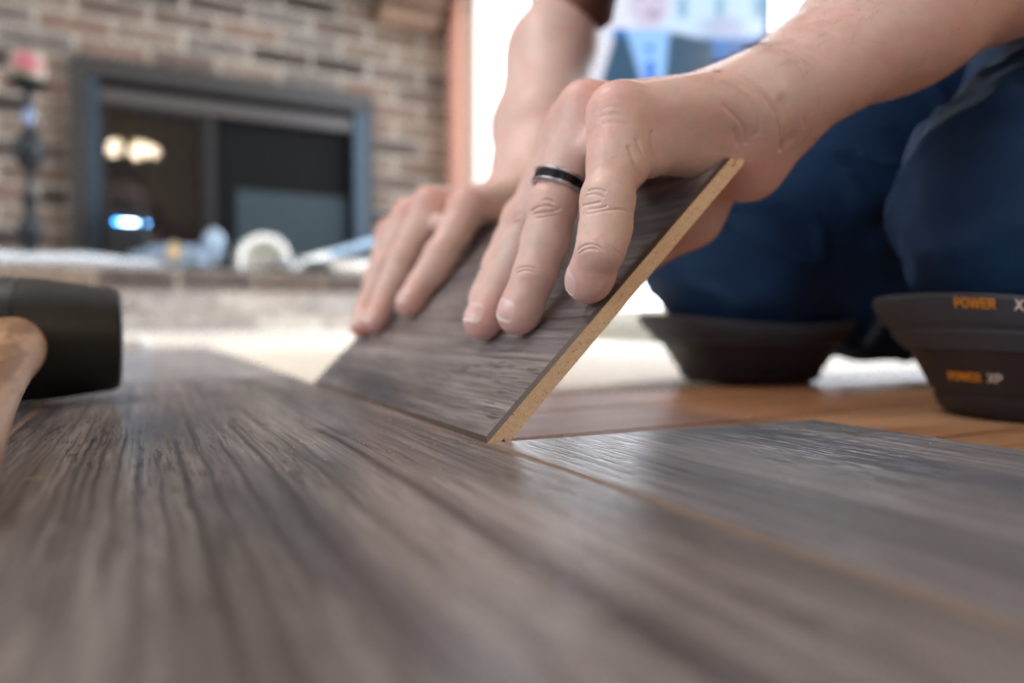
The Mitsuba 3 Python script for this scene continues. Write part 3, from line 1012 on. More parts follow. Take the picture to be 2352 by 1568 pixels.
def build_arm(base, full, F, W0, elbow, shoulder, h, fine_r, crease_lines=None):
    pts = np.array([q for f in F for q in f[:4]] + [W0, elbow, shoulder])
    hand = np.array([q for f in F for q in f[:4]] + [W0])
    cen = W0 + unit(elbow - W0) * 0.10
    lo = np.minimum(hand.min(0), cen) - 0.055
    hi = np.maximum(hand.max(0), cen) + 0.055
    m1 = implicit_mesh(base, pts.min(0) - 0.065, pts.max(0) + 0.065, h, steps=2)
    v, f = m1.vertices, m1.faces
    near = np.linalg.norm(v - hand.mean(0), axis=1) < fine_r
    sel = near[f].all(1)
    v2, f2 = trimesh.remesh.subdivide(v, f, np.nonzero(sel)[0])
    if crease_lines:      # finer triangles along the creases
        for reach in (.0030, .0018):
            dd = segments_distance(v2.astype(np.float32), crease_lines, reach + .001)
            v2, f2 = trimesh.remesh.subdivide(v2, f2, np.nonzero((dd < reach)[f2].any(1))[0])
    m2 = trimesh.Trimesh(v2, f2, process=False)
    P = pull(base, np.array(m2.vertices), 0.0006, 2)
    g = gradient(base, P, 0.0006)
    g /= np.linalg.norm(g, axis=1, keepdims=True) + 1e-9
    P = P - g * (full(P.astype(np.float32)) + 0.00028 * (meshkit.fbm(P * 260.0, 2, 3) - 0.5))[:, None]
    return trimesh.Trimesh(P, m2.faces, process=False)


spots_l = [(np.asarray(F_[3]), .012, .70) for F_ in HF] + [(np.asarray(F_[0]) + dors_l * .01, .013, .70) for F_ in HF] + [(np.asarray(F_[1]) + NP * .009, .008, .22) for F_ in HF]
spots_l += [(at(1722, 400, .375), .016, .45), (at(1470, 345, .345), .010, .35)]
spots_r = [(np.asarray(F_[3]), .013, .75) for F_ in RF] + [(np.asarray(F_[0]) + dors_r * .01, .014, .6) for F_ in RF]
arm_l = build_arm(base_l, full_l, HF, LW, LELB, LSH, 0.0020, 0.13, CREASE_LINES)
arm_r = build_arm(base_r, full_r, RF, RW, RELB, RSH, 0.0030, 0.0)
col_l = skin_color(np.array(arm_l.vertices), fing_l, HF, spots_l)
scab = np.linalg.norm(arm_l.vertices - (fing_l[1][2][0][0] + fing_l[1][2][0][2] * 0.0105), axis=1)
col_l = col_l * (1 - 0.75 * np.exp(-(scab / 0.0013) ** 2))[:, None]
col_r = skin_color(np.array(arm_r.vertices), fing_r, RF, spots_r)

# nails that follow the finger
def nail_on(base, dip, tip, r, dn, half=0.72, n0=-0.0045, n1=0.0062):
    ax = unit(np.asarray(tip) - np.asarray(dip))
    d = unit(dn - ax * (dn @ ax))
    lat = np.cross(ax, d)
    nu, nv = 10, 11
    P, edge = [], []
    for i in range(nu):
        u = n0 + (n1 - n0) * i / (nu - 1)
        s = i / (nu - 1)
        w = half * (0.84 + 0.16 * math.sin(min(s * 1.6, 1) * math.pi / 2)) * (1 if s < 0.75 else math.sqrt(1 - ((s - 0.75) / 0.36) ** 2)) * (1 if s > 0.2 else 0.75 + 0.25 * math.sqrt(s / 0.2))
        for j in range(nv):
            a = w * (-1 + 2 * j / (nv - 1))
            P.append(np.asarray(tip) + ax * u + (d * math.cos(a) + lat * math.sin(a)) * r)
            edge.append(max(abs(-1 + 2 * j / (nv - 1)), 1 - s * 3))
    P = np.array(P)
    up = np.array([d * math.cos(0.0)] * len(P))
    S = pull(base, P, 0.0005, 4)
    g = gradient(base, S, 0.0006)
    g /= np.linalg.norm(g, axis=1, keepdims=True)
    s_ = np.repeat(np.arange(nu) / (nu - 1), nv)
    lift = 0.00028 - 0.00020 * np.clip(np.array(edge), 0, 1) ** 3 + 0.0004 * np.clip(s_ - 0.75, 0, 1)
    top = S + g * lift[:, None]
    bot = S - g * 0.0004
    v = np.vstack([top, bot])
    f, k = [], nu * nv
    for i in range(nu - 1):
        for j in range(nv - 1):
            a, b, c, e = i * nv + j, i * nv + j + 1, (i + 1) * nv + j + 1, (i + 1) * nv + j
            f += [[a, b, c], [a, c, e], [a + k, c + k, b + k], [a + k, e + k, c + k]]
    rim = [i * nv for i in range(nu)] + [(nu - 1) * nv + j for j in range(1, nv)] + [i * nv + nv - 1 for i in range(nu - 2, -1, -1)] + [j for j in range(nv - 2, 0, -1)]
    for a, b in zip(rim, rim[1:] + rim[:1]):
        f += [[a, b + k, b], [a, a + k, b + k]]
    m = trimesh.Trimesh(v, f, process=False)
    mid = m.triangles_center[0]
    if m.face_normals[0] @ g[0] < 0:
        m.invert()
    return m


person = thing('person', 'person in dark blue trousers kneeling at right, both hands holding the tilted plank', 'person')

# head and neck, above the frame of the photograph
HC = V(0.055, 0.57, 0.850)
FACE = unit(V(-0.80, -0.30, -0.52))
HU = unit(V(-0.45, -0.16, 0.88) - FACE * (V(-0.45, -0.16, 0.88) @ FACE))
HL = np.cross(HU, FACE)
HM = np.stack([FACE, HL, HU])
NECK = V(0.120, 0.595, 0.700)


def head_sdf(p):
    q = (p - HC.astype(np.float32)) @ HM.T.astype(np.float32)
    x, y, z = q[..., 0], q[..., 1], q[..., 2]
    el = lambda c, r: (np.sqrt(((q - np.array(c, np.float32)) ** 2 / np.array(r, np.float32) ** 2).sum(-1)) - 1) * min(r)
    d = el((-.012, 0, .022), (.098, .078, .092))
    d = smin(d, el((.030, 0, -.055), (.058, .056, .066)), .03)
    d = smin(d, cap(q, (.086, 0, .012), (.104, 0, -.030), .009, .014), .012)
    d = smin(d, el((.076, 0, -.066), (.014, .024, .008)), .008)
    d = smin(d, el((.078, 0, .038), (.014, .050, .010)), .012)
    for s in (-1, 1):
        d = np.maximum(d, -el((.094, s * .032, .014), (.014, .016, .010)) * 0.7 + 0.0)
        d = smin(d, el((-.006, s * .080, -.002), (.022, .010, .033)), .008)
    d = smin(d, cap(p, HC - HU * 0.05 - FACE * 0.02, NECK, .055, .062), .03)
    return d


SM = (LSH + RSH) / 2
PEL = V(0.53, 0.68, 0.41)


def torso_sdf(p, grow=0.0):
    lat = unit(LSH - RSH)
    d = cap(p, LSH - lat * 0.03, RSH + lat * 0.03, .062 + grow, .062 + grow)
    ch = SM + (PEL - SM) * 0.22 - V(0, 0, 0.01)
    d = smin(d, cap(p, ch - lat * 0.07, ch + lat * 0.07, .105 + grow, .105 + grow), .06)
    wa = SM + (PEL - SM) * 0.62 + V(0, 0, 0.02)
    d = smin(d, cap(p, wa - lat * 0.05, wa + lat * 0.05, .108 + grow, .108 + grow), .08)
    d = smin(d, cap(p, PEL - lat * 0.06, PEL + lat * 0.06, .115 + grow, .115 + grow), .07)
    d = smin(d, cap(p, SM, NECK, .06 + grow, .055 + grow), .04)
    return d


lo, hi = V(-.15, .35, .25), V(.75, .95, 1.02)
head = implicit_mesh(lambda p: smin(head_sdf(p), torso_sdf(p, -.012), .02), lo, hi, .008, 2)
body_v, body_f, body_c, o = [], [], [], 0
hcol = skin_color(np.array(head.vertices), None, None)
for m_, c_ in ((arm_l, col_l), (arm_r, col_r), (head, hcol)):
    if m_.volume < 0:
        m_.invert()
    body_v.append(m_.vertices)
    body_f.append(m_.faces + o)
    body_c.append(c_)
    o += len(m_.vertices)
scene['m_skin'] = bumped(principled({'type': 'mesh_attribute', 'name': 'vertex_color'}, 0.42, 0.48),
                         lambda p, n, uv: fbm(p.x * 1300, p.y * 1300, p.z * 1300, 2), 0.00012, 1.5e-4)
part(person, 'body', ply(trimesh.Trimesh(np.vstack(body_v), np.vstack(body_f), process=False), 'm_skin', smooth=True, color=np.vstack(body_c)))
s_n = np.repeat(np.arange(10) / 9, 11)
NAILC = np.tile(np.where((s_n > 0.86)[:, None], (0.78, 0.68, 0.60), np.where((s_n < 0.16)[:, None], (0.74, 0.56, 0.52), (0.70, 0.46, 0.42))), (2, 1))
scene['m_nail'] = principled({'type': 'mesh_attribute', 'name': 'vertex_color'}, 0.28, 0.5, clearcoat=0.3, clearcoat_gloss=0.8)
for F_ in HF:
    part(person, 'fingernail', ply(nail_on(base_l, F_[2], F_[3], F_[4][3], unit(NP + V(0, -.42, 0))), 'm_nail', smooth=True, color=NAILC))
for F_ in RF:
    part(person, 'fingernail', ply(nail_on(base_r, F_[2], F_[3], F_[4][3], unit(NP + V(0, -.42, 0))), 'm_nail', smooth=True, color=NAILC))

# hair on the left forearm and the back of the hand
hv, hf, ho = [], [], 0
rh = np.random.default_rng(5)
av, an = np.array(arm_l.vertices), np.array(arm_l.vertex_normals)
rel = av - LW
u_arm = rel @ fa_l
outer = an @ unit(dors_l - 0.5 * LLAT * -1)
okay = np.nonzero((u_arm > 0.002) & (u_arm < 0.20) & ((an @ V(-.5, 0, .85) > 0.15) | (rh.random(len(av)) < 0.10)))[0]
pick = rh.choice(okay, 1300, replace=False)
back = np.nonzero((u_arm < -0.022) & (u_arm > -0.055) & (an @ dors_l > 0.35) & (np.abs((av - at(1575, 225, .37)) @ unit(V(.7, .7, 0))) < .02) & (np.linalg.norm(av - at(1570, 225, .365), axis=1) < .022))[0]
pick2 = rh.choice(back, min(130, len(back)), replace=False) if len(back) else []
far_side = np.nonzero((u_arm > -0.004) & (u_arm < 0.16) & (an[:, 1] > 0.05) & (an[:, 2] > 0.0) & (an[:, 0] < 0.5))[0]
pick3 = rh.choice(far_side, 1500, replace=False)
for lst, L0, R0 in ((pick, .012, .00005), (pick2, .006, .000035), (pick3, .013, .00007)):
    for i in lst:
        nn = an[i]
        g = -0.8 * fa_l + 0.5 * (LLAT * rh.choice([1, 1, -.4])) + rh.normal(0, .35, 3)
        g = unit(g - nn * (g @ nn))
        L = L0 * (0.5 + 0.8 * rh.random())
        lift = 0.30 + 0.35 * rh.random()
        pts = [av[i] - nn * .0003 + g * L * s + nn * L * lift * (s - 0.55 * s * s) for s in (0, .33, .66, 1)]
        side = np.cross(nn, g)
        for k_, q in enumerate(pts):
            rr = R0 * (1 - 0.7 * k_ / 3)
            hv += [q + side * rr, q - side * rr * .5 + nn * rr, q - side * rr * .5 - nn * rr]
        for k_ in range(3):
            for e in range(3):
                a, b = ho + k_ * 3 + e, ho + k_ * 3 + (e + 1) % 3
                hf += [[a, b, b + 3], [a, b + 3, a + 3]]
        ho += 12
scene['m_hair'] = principled(srgb(78, 56, 42), 0.5, 0.4, two=True)
part(person, 'arm_hair', ply((np.array(hv), np.array(hf)), 'm_hair'), 'fine brown hair on the forearm', 'stuff')


def hair_sdf(p):
    q = (p - HC.astype(np.float32)) @ HM.T.astype(np.float32)
    e = (np.sqrt(((q - np.array((-.020, 0, .030), np.float32)) ** 2 / np.array((.104, .086, .098), np.float32) ** 2).sum(-1)) - 1) * .086
    cut = np.maximum(q[..., 0] * 0.9 - q[..., 2] * 0.75 - 0.012, -q[..., 2] * 1.0 - 0.055 + q[..., 0] * 0.3)
    return np.maximum(e, cut) + 0.004 * (meshkit.noise(p * 160.0, 2).astype(np.float32) - 0.5)


hm = implicit_mesh(hair_sdf, HC - .15, HC + .15, .005, 1)
if hm.volume < 0:
    hm.invert()
part(person, 'hair', ply(hm, 'm_hair', smooth=True), 'short brown hair')
for s in (-1, 1):
    e = trimesh.creation.icosphere(3, 0.0115)
    e.apply_translation(HC + FACE * .083 + HL * s * .032 + HU * .014)
    part(person, 'eye', ply(e, principled(proc(lambda p, n, uv: mi.Color3f(0.7, 0.68, 0.65)), 0.2), smooth=True))

# trousers: thighs rising from the knees to the hips, shins lying behind
KN = V(0.314, 0.458, 0.108)
KF = V(0.205, 0.716, 0.100)
FWD = unit(V(-0.95, -0.30, 0))
LATP = unit(V(0.32, -0.95, 0))
HN, HFAR = PEL + LATP * 0.09, PEL - LATP * 0.09
AN, AF = KN - FWD * 0.40 + V(0, 0, -.045), KF - FWD * 0.40 + V(0, 0, -.04)


def folds(p, a, b, k, amp):
    ax = unit(b - a).astype(np.float32)
    u = (p - a.astype(np.float32)) @ ax
    q = p * np.array([9, 9, 9], np.float32)
    n1 = meshkit.fbm(np.stack([u * 34 + q[..., 2] * 1.6, q[..., 0] * .9, q[..., 1] * .9], -1), 2, k).astype(np.float32)
    n2 = np.abs(meshkit.noise(np.stack([u * 20 + 4 * p[..., 2] * 6, p[..., 0] * 14, p[..., 1] * 14], -1), k + 3).astype(np.float32) - 0.5)
    return amp * (n1 - 0.5) - amp * 0.4 * np.exp(-(n2 / 0.05) ** 2)


def trousers_sdf(p):
    out = None
    for kn, hp, an_, k in ((KN, HN, AN, 3), (KF, HFAR, AF, 8)):
        d = cap(p, kn, hp, .076, .105)
        d = smin(d, cap(p, kn + V(0, 0, -.012), an_, .066, .058), .030)
        d = smin(d, ball(p, kn + FWD * 0.006 + V(0, 0, .014), .074), .02)
        d = smin(d, cap(p, kn * .6 + hp * .4 - V(0, 0, .03), hp - V(0, 0, .04), .088, .11), .04)
        d = d + folds(p, kn, hp, k, .013)
        out = d if out is None else smin(out, d, .012)
    lat = LATP
    out = smin(out, cap(p, PEL - lat * .06, PEL + lat * .06, .128, .128), .06)
    return out


tm = implicit_mesh(trousers_sdf, V(.05, .28, -.03), V(.90, 1.02, .58), .007, 2)
if tm.volume < 0:
    tm.invert()
weave = lambda p, n, uv: noise(p.x * 1500, p.y * 1500, p.z * 1500)
scene['m_trousers'] = principled(proc(lambda p, n, uv: mix(srgb(15, 38, 66), srgb(26, 57, 92), fbm(p.x * 24, p.y * 24, p.z * 24, 3)) * (0.9 + 0.2 * weave(p, n, uv))), 0.8, 0.25, sheen=0.5)
part(person, 'trousers', ply(tm, 'm_trousers', smooth=True), 'dark blue work trousers')

# a loose brown T-shirt
SLV = V(0.066, 0.742, 0.337)


def shirt_sdf(p):
    d = torso_sdf(p, .004)
    d = smin(d, cap(p, LSH, LSH * .5 + LELB * .5, .070, .062), .03)
    d = smin(d, cap(p, RSH, RSH * .5 + SLV * .5, .066, .060), .03)
    d = smin(d, cap(p, RSH * .55 + SLV * .45, SLV, .050, .027), .03)
    return d + folds(p, SM, PEL, 21, .010)


sh = implicit_mesh(shirt_sdf, V(-.10, .28, .26), V(.75, 1.0, .90), .008, 2)
if sh.volume < 0:
    sh.invert()
scene['m_shirt'] = principled(srgb(92, 60, 50), 0.85, 0.2)
part(person, 'shirt', ply(sh, 'm_shirt', smooth=True), 'brown shirt')
for an_ in (AN, AF):
    e = an_ - FWD * .05
    bm = implicit_mesh(lambda p: smin(cap(p, an_ - FWD * .01, an_ - FWD * .09 + V(0, 0, .03), .052, .045), cap(p, an_ - FWD * .09 + V(0, 0, .03), an_ - FWD * .14 + V(0, 0, -.035), .046, .030), .03), an_ - .26, an_ + .26, .009, 1)
    if bm.volume < 0:
        bm.invert()
    part(person, 'boot', ply(bm, 'm_black', smooth=True), 'black boot')

# the ring on the ring finger
rg = thing('finger_ring', 'black and silver ring on the ring finger of the near hand', 'ring')
mcp, pip = HF[1][0], HF[1][1]
ax = unit(pip - mcp)
cen = None
best = 1e9
for s in np.linspace(0.4, 1.0, 200):
    q = mcp + (pip - mcp) * s
    d = q - V(0, 0, CAM_H)
    f_ = d[1] * cp - d[2] * sp
    u_ = d[1] * sp + d[2] * cp
    e = abs(784 - FOC * u_ / f_ - 424)
    if e < best:
        best, cen = e, q
lat = unit(np.cross(ax, NP))
up = np.cross(lat, ax)
RM = frame_mat(cen + up * 0.0004, lat, up, ax)
ri = 0.0112


def ringpart(prof):
    m_ = lathe([(ri + a, b) for a, b in prof], 72)
    return placed(m_, RM)


scene['m_ring_black'] = principled(srgb(18, 18, 19), 0.25, 0.6, metallic=0.4)
scene['m_silver'] = {'type': 'roughconductor', 'material': 'Cr', 'alpha': 0.12}
part(rg, 'band', ply(ringpart([(0, -.0030), (.0013, -.0022), (.00145, -.0018), (.00145, .0018), (.0013, .0022), (0, .0030), (0, -.0030)]), 'm_ring_black', smooth=35), 'black centre band')
for z in (-.0026, .0026):
    part(rg, 'rim', ply(ringpart([(0, z - .0009), (.0011, z - .0009), (.0019, z - .0003), (.0019, z + .0003), (.0011, z + .0009), (0, z + .0009), (0, z - .0009)]), 'm_silver', smooth=35), 'polished silver rim')

# ------------------------------------------------------------------ knee pads
PADR = [  # z, front, back, half width, of the outside of the pad
    (0.0, .046, .058, .044), (.004, .052, .064, .050), (.018, .058, .070, .056), (.034, .068, .078, .062), (.040, .074, .082, .065), (.046, .080, .088, .069), (.054, .088, .092, .072), (.060, .092, .094, .073)]


def pad_point(th, z, grow=0.0):
    zs = [r[0] for r in PADR]
    fr, bk, hw = [np.interp(z, zs, [r[i] for r in PADR]) + grow for i in (1, 2, 3)]
    c, s = math.cos(th), math.sin(th)
    e = 2.6
    k = (abs(c) ** e + abs(s) ** e) ** (-1 / e)
    x = c * k * (fr if c > 0 else bk)
    y = s * k * hw
    lift = .009 * max(x / .09, 0) ** 2 * (z / .06) + .006 * max(-x / .09, 0) ** 2 * (z / .06)
    return V(x, y, z + lift)


def loft(rings, close=False):
    n = len(rings[0])
    v = np.concatenate(rings)
    f = []
    for i in range(len(rings) - 1):
        for j in range(n):
            k = (j + 1) % n
            f += [[i * n + j, i * n + k, (i + 1) * n + k], [i * n + j, (i + 1) * n + k, (i + 1) * n + j]]
    for base, flip in ((0, True), ((len(rings) - 1) * n, False)):
        if close:
            break
        c = len(v)
        v = np.vstack([v, v[base:base + n].mean(0)])
        for j in range(n):
            k = (j + 1) % n
            f.append([base + k, base + j, c] if flip else [base + j, base + k, c])
    if close:
        i = len(rings) - 1
        for j in range(n):
            k = (j + 1) % n
            f += [[i * n + j, i * n + k, k], [i * n + j, k, j]]
    m = trimesh.Trimesh(v, f, process=False)
    if m.volume < 0:
        m.invert()
    return m


scene['m_pad_shell'] = principled(srgb(44, 42, 46), 0.45, 0.45)
scene['m_pad_rim'] = principled(srgb(66, 70, 78), 0.6, 0.35)
scene['m_pad_foam'] = principled(srgb(60, 64, 72), 0.85, 0.2)
scene['m_orange'] = principled(srgb(226, 150, 56), 0.6, 0.3, two=True)
scene['m_letter_white'] = principled(srgb(232, 226, 222), 0.6, 0.3, two=True)
TH = np.linspace(0, 2 * math.pi, 72, endpoint=False)


def knee_pad(label, M, k=1.0, lettering=()):
    kp = thing('knee_pad', label, 'knee pad', 'knee pads')
    ring = lambda z, g=0.0: np.array([pad_point(t, z, g) for t in TH])
    P = lambda m: placed(m, M)
    part(kp, 'shell', ply(P(loft([ring(.0), ring(.004), ring(.011), ring(.012, -.0012), ring(.014, -.0012), ring(.015), ring(.026), ring(.036)])), 'm_pad_shell', smooth=40), 'black moulded lower shell')
    part(kp, 'rim', ply(P(loft([ring(.036, .0022), ring(.044, .003), ring(.0452, .0012), ring(.047, .0012), ring(.048, .003), ring(.057, .003), ring(.060, .001), ring(.060, -.004), ring(.045, -.006), ring(.036, -.005)], True)), 'm_pad_rim', smooth=40), 'dark grey padded rim')
    part(kp, 'liner', ply(P(loft([ring(.012, -.007), ring(.030, -.007), ring(.050, -.006), ring(.056, -.005), ring(.056, -.014), ring(.028, -.022)])), 'm_pad_foam', smooth=40), 'foam liner')
    st = []
    for i in range(25):
        a = -1.9 + 3.8 * i / 24
        st.append([(-.075 - .035 * math.cos(a * .8), .068 * math.sin(a), .055 + .05 * math.cos(a))])
    sp_ = np.array([q[0] for q in st])
    tb = tube(sp_, .004, 6)
    part(kp, 'strap', ply(P(tb), 'm_pad_foam', smooth=40), 'elastic strap')
    for (word, th0, z0, h, g, mname, dth) in lettering:
        tmh = meshkit.text_mesh(word, h, 0.0006, bold=True)
        tmh = tmh.subdivide()
        v = np.array(tmh.vertices)
        out = []
        for x, y, d in v:
            x += 0.30 * y
            th = th0
            # walk along the outline by the arc length
            step = x / 24
            for _ in range(24):
                p0, p1 = pad_point(th, z0, g), pad_point(th + 1e-3, z0, g)
                th += step / (np.linalg.norm(p1 - p0) / 1e-3)
            p = pad_point(th, z0 + y, g)
            nrm = pad_point(th, z0 + y, g + .001) - p
            out.append(p + unit(nrm) * (d + .0002))
        t2 = trimesh.Trimesh(np.array(out), tmh.faces, process=False)
        t2 = placed(t2, M)
        if t2.volume < 0:
            t2.invert()
        part(kp, 'lettering', ply(t2, mname), ('orange' if 'orange' in mname else 'white') + ' lettering')
    return kp


SIDE = np.cross(ZZ, FWD)       # points to the lens for this person
PADN = frame_mat(V(0.3074, 0.4556, FLOOR_Z), FWD, SIDE, ZZ)
PADF = frame_mat(V(KF[0], KF[1], FLOOR_Z + UT) - FWD * 0.004, FWD, SIDE, ZZ)
LET = [('POWER', -0.20, .0205, .0042, .0003, 'm_orange', 0), ('XP', 0.22, .0205, .0046, .0003, 'm_letter_white', 0),
       ('POWER', 0.26, .0535, .0040, .0033, 'm_orange', 0), ('XP', 0.60, .0535, .0044, .0033, 'm_letter_white', 0)]
knee_pad('black knee pad with orange and white lettering below the near knee, at the right border', PADN, lettering=LET)
PADF = PADF @ np.diag([1, 1, 0.86, 1])
knee_pad('black knee pad below the farther knee, behind the tilted plank', PADF)

# ------------------------------------------------------------------ rubber mallet
ml = thing('mallet', 'black rubber mallet with a wooden handle lying on the planks at the left border', 'mallet')
MC = V(-0.2815, 0.4520, 0.0362)
MA = unit(V(0.876, 0.482, -0.01))
MB = unit(np.cross(ZZ, MA))
MU = np.cross(MA, MB)
hprof = [(0, -.0535), (.0265, -.0535), (.0290, -.0520), (.0302, -.0490), (.0330, -.030), (.0352, -.012), (.0356, -.0012), (.0348, -.0006), (.0348, .0006), (.0356, .0012), (.0352, .012), (.0330, .030), (.0302, .0490), (.0290, .0520), (.0265, .0535), (0, .0535)]
hd = lathe(hprof, 72)
part(ml, 'head', ply(placed(hd, frame_mat(MC, MB, MU, MA)), principled(proc(lambda p, n, uv: mix(srgb(15, 15, 16), srgb(30, 29, 30), fbm(p.x * 60, p.y * 60, p.z * 60, 3))), 0.48, 0.45), smooth=35), 'black rubber head')
hdir = unit(V(MA[1], -MA[0], 0) + V(0, 0, -0.078))
hp = [(-.012, .0125), (0.010, .0135), (.030, .0148), (.036, .0172), (.050, .0178), (.075, .0168), (.11, .0148), (.16, .0136), (.21, .0130), (.26, .0132), (.30, .0140), (.318, .0140), (.326, .0120)]
s_ = np.linspace(0, 1, 60)
hp_i = np.array(hp)
ts = np.concatenate([np.linspace(-.012, .326, 90)])
rad = np.interp(ts, hp_i[:, 0], hp_i[:, 1])
from scipy.ndimage import gaussian_filter1d
rad = gaussian_filter1d(rad, 1.5) * 0.92
path = np.array([MC + hdir * t for t in ts])


def mallet_wood(p, n, uv):
    d = mi.Vector3f(p) - mi.Vector3f(*[float(x) for x in MC])
    u = d.x * float(hdir[0]) + d.y * float(hdir[1]) + d.z * float(hdir[2])
    a = fbm(u * 12, d.x * 120 + d.y * 66, d.z * 140, 3)
    return mix(srgb(136, 100, 72), srgb(180, 142, 108), smoothstep(0.3, 0.7, a)) * (1 - 0.15 * smoothstep(0.7, 0.85, noise(u * 30, d.x * 500, d.z * 500)))


hb = tube(path, rad, 40)
if hb.volume < 0:
    hb.invert()
part(ml, 'handle', ply(hb, principled(proc(mallet_wood), 0.34, 0.5, clearcoat=0.4, clearcoat_gloss=0.7), smooth=50), 'varnished wooden handle')

# ------------------------------------------------------------------ white lid at the end of the planks
wl = lathe([(0, 0), (.030, 0), (.034, .004), (.034, .014), (.031, .019), (.024, .021), (0, .022)], 48)
q = on_floor(298, 802)
wl.apply_translation(V(q[0], q[1], 0.0))
single('white_disc', ply(wl, 'm_white_trim', smooth=35), 'small white plastic disc on the planks just right of the mallet head', 'disc')

# ------------------------------------------------------------------ things on the hearth
scene['m_film'] = principled(srgb(206, 214, 224), 0.22, 0.6)
scene['m_white_plastic'] = principled(srgb(226, 228, 226), 0.35, 0.5)
# rolled sheet of clear white film along the front edge
pts, rr = [], []
for i in range(60):
    s = i / 59
    u = -0.62 + s * 0.90
    pts.append(room(u, HV - 0.055 + .008 * math.sin(u * 14), HT + .021 + .0025 * math.sin(u * 31)))
    rr.append((.021 + .003 * math.sin(u * 23 + 1)) * (1 - 0.35 * s))
for i, p_ in enumerate(pts):
    pts[i] = V(p_[0], p_[1], HT + rr[i])
rollm = tube(pts, rr, 20)
v = np.array(rollm.vertices)
rollm.vertices = v + rollm.vertex_normals * (0.006 * (meshkit.fbm(v * V(40, 40, 90), 2, 3) - 0.5))[:, None]
if rollm.volume < 0:
    rollm.invert()
single('film_roll', ply(rollm, 'm_film', smooth=True), 'long glossy white roll of film lying along the front edge of the hearth', 'roll')


def lumpy(c, r, seed, amp, h=0.006):
    c, r = np.asarray(c, float), np.asarray(r, float)
    f = lambda p: (np.sqrt((((p - c.astype(np.float32)) / r.astype(np.float32)) ** 2).sum(-1)) - 1) * r.min() + amp * (np.abs(meshkit.noise(p * 30.0, seed).astype(np.float32) - .5) * 2 - .5) + amp * .5 * (meshkit.noise(p * 75.0, seed + 1).astype(np.float32) - .5)
    m = implicit_mesh(f, c - r - 0.03, c + r + 0.03, h, 2)
    if m.volume < 0:
        m.invert()
    return m


bc = room(0.27, 0.30, HT + .034)
bag = thing('plastic_bag', 'crumpled clear plastic bag with blue contents on the hearth in front of the glass doors', 'bag')
bm = lumpy(bc, V(.115, .07, .034), 4, .016)
bm.vertices[:, 2] = np.maximum(bm.vertices[:, 2], HT + .001)
part(bag, 'film', ply(bm, principled(srgb(128, 146, 168), 0.25, 0.6), smooth=True), 'crumpled clear film')
tip = lumpy(room(0.380, 0.29, HT + .075), V(.030, .03, .050), 9, .010)
part(bag, 'tip', ply(tip, principled(srgb(150, 172, 192), 0.25, 0.6), smooth=True))
bl = trimesh.convex.convex_hull(np.array([room(a, b, HT + z) for a, b, z in ((.285, .345, .012), (.385, .345, .012), (.275, .36, .040), (.395, .36, .046), (.30, .30, .012), (.385, .30, .05))]))
part(bag, 'contents', ply(bl, principled(srgb(16, 44, 92), 0.4, 0.4)), 'dark blue contents')
single('wood_block', ply(trimesh.convex.convex_hull(np.array([at(382, 575, 2.13), at(400, 552, 2.13), at(415, 566, 2.13), at(412, 592, 2.13), at(392, 598, 2.13), at(398, 570, 2.17), at(396, 590, 2.17)])), principled(srgb(206, 184, 132), 0.6, 0.3)), 'small tan wooden bit between the blue bag and the white scoop', 'block')

# white scoop with a long pale handle
scp = thing('scoop', 'white plastic scoop with a rounded hood and a long pale blue handle on the hearth', 'scoop')
O = room(0.515, 0.33, HT + .004)
pr = []
W2 = .078
outer = [(-W2, 0.002)] + [(-W2 * math.cos(a) if a < 1.2 else W2 * .98 * -math.cos(a), .020 + .088 * math.sin(a) ** .8) for a in np.linspace(.05, math.pi - .25, 26)] + [(W2 * 1.0, .020), (W2 * 1.25, .012), (W2 * 1.5, .010)]
inner = [(x * .86, z - .019 if z > .03 else z - .006) for x, z in outer][::-1]
inner = [(x, max(z, -.004)) for x, z in inner]
poly = Polygon(outer + inner).buffer(0)
poly = poly if poly.geom_type == 'Polygon' else max(poly.geoms, key=lambda g: g.area)
e = trimesh.creation.extrude_polygon(poly, .10, engine='earcut')
e.apply_transform(np.array([[1, 0, 0, 0], [0, 0, 1, -.05], [0, 1, 0, 0], [0, 0, 0, 1.0]]))
SM_ = frame_mat(O, DW, NW, ZZ)
em = placed(e, SM_)
if em.volume < 0:
    em.invert()
part(scp, 'hood', ply(em, 'm_white_plastic', smooth=30), 'white rounded hood')
bk_ = bbox(V(-W2 * .9, -.05, .0), V(W2 * .9, -.044, .088), .002)
bk_ = placed(trimesh.convex.convex_hull(np.array([(x, y, z) for x, z in outer[:28] for y in (-.050, -.046)])), SM_)
part(scp, 'back_plate', ply(bk_, 'm_white_plastic', smooth=30))
h0, h1 = O + DW * .10 + V(0, 0, .018), None
h1 = at(930, 532, O[1] + 0.42)
hd_ = [h0 + (h1 - h0) * s for s in np.linspace(0, 1, 12)]
part(scp, 'socket', ply(tube(hd_[:4], [.017, .0165, .0155, .015], 16), 'm_white_plastic', smooth=40), 'white handle socket')
part(scp, 'handle', ply(tube(hd_[2:], .0125, 16), principled(srgb(150, 176, 200), 0.4, 0.4), smooth=40), 'pale blue handle')

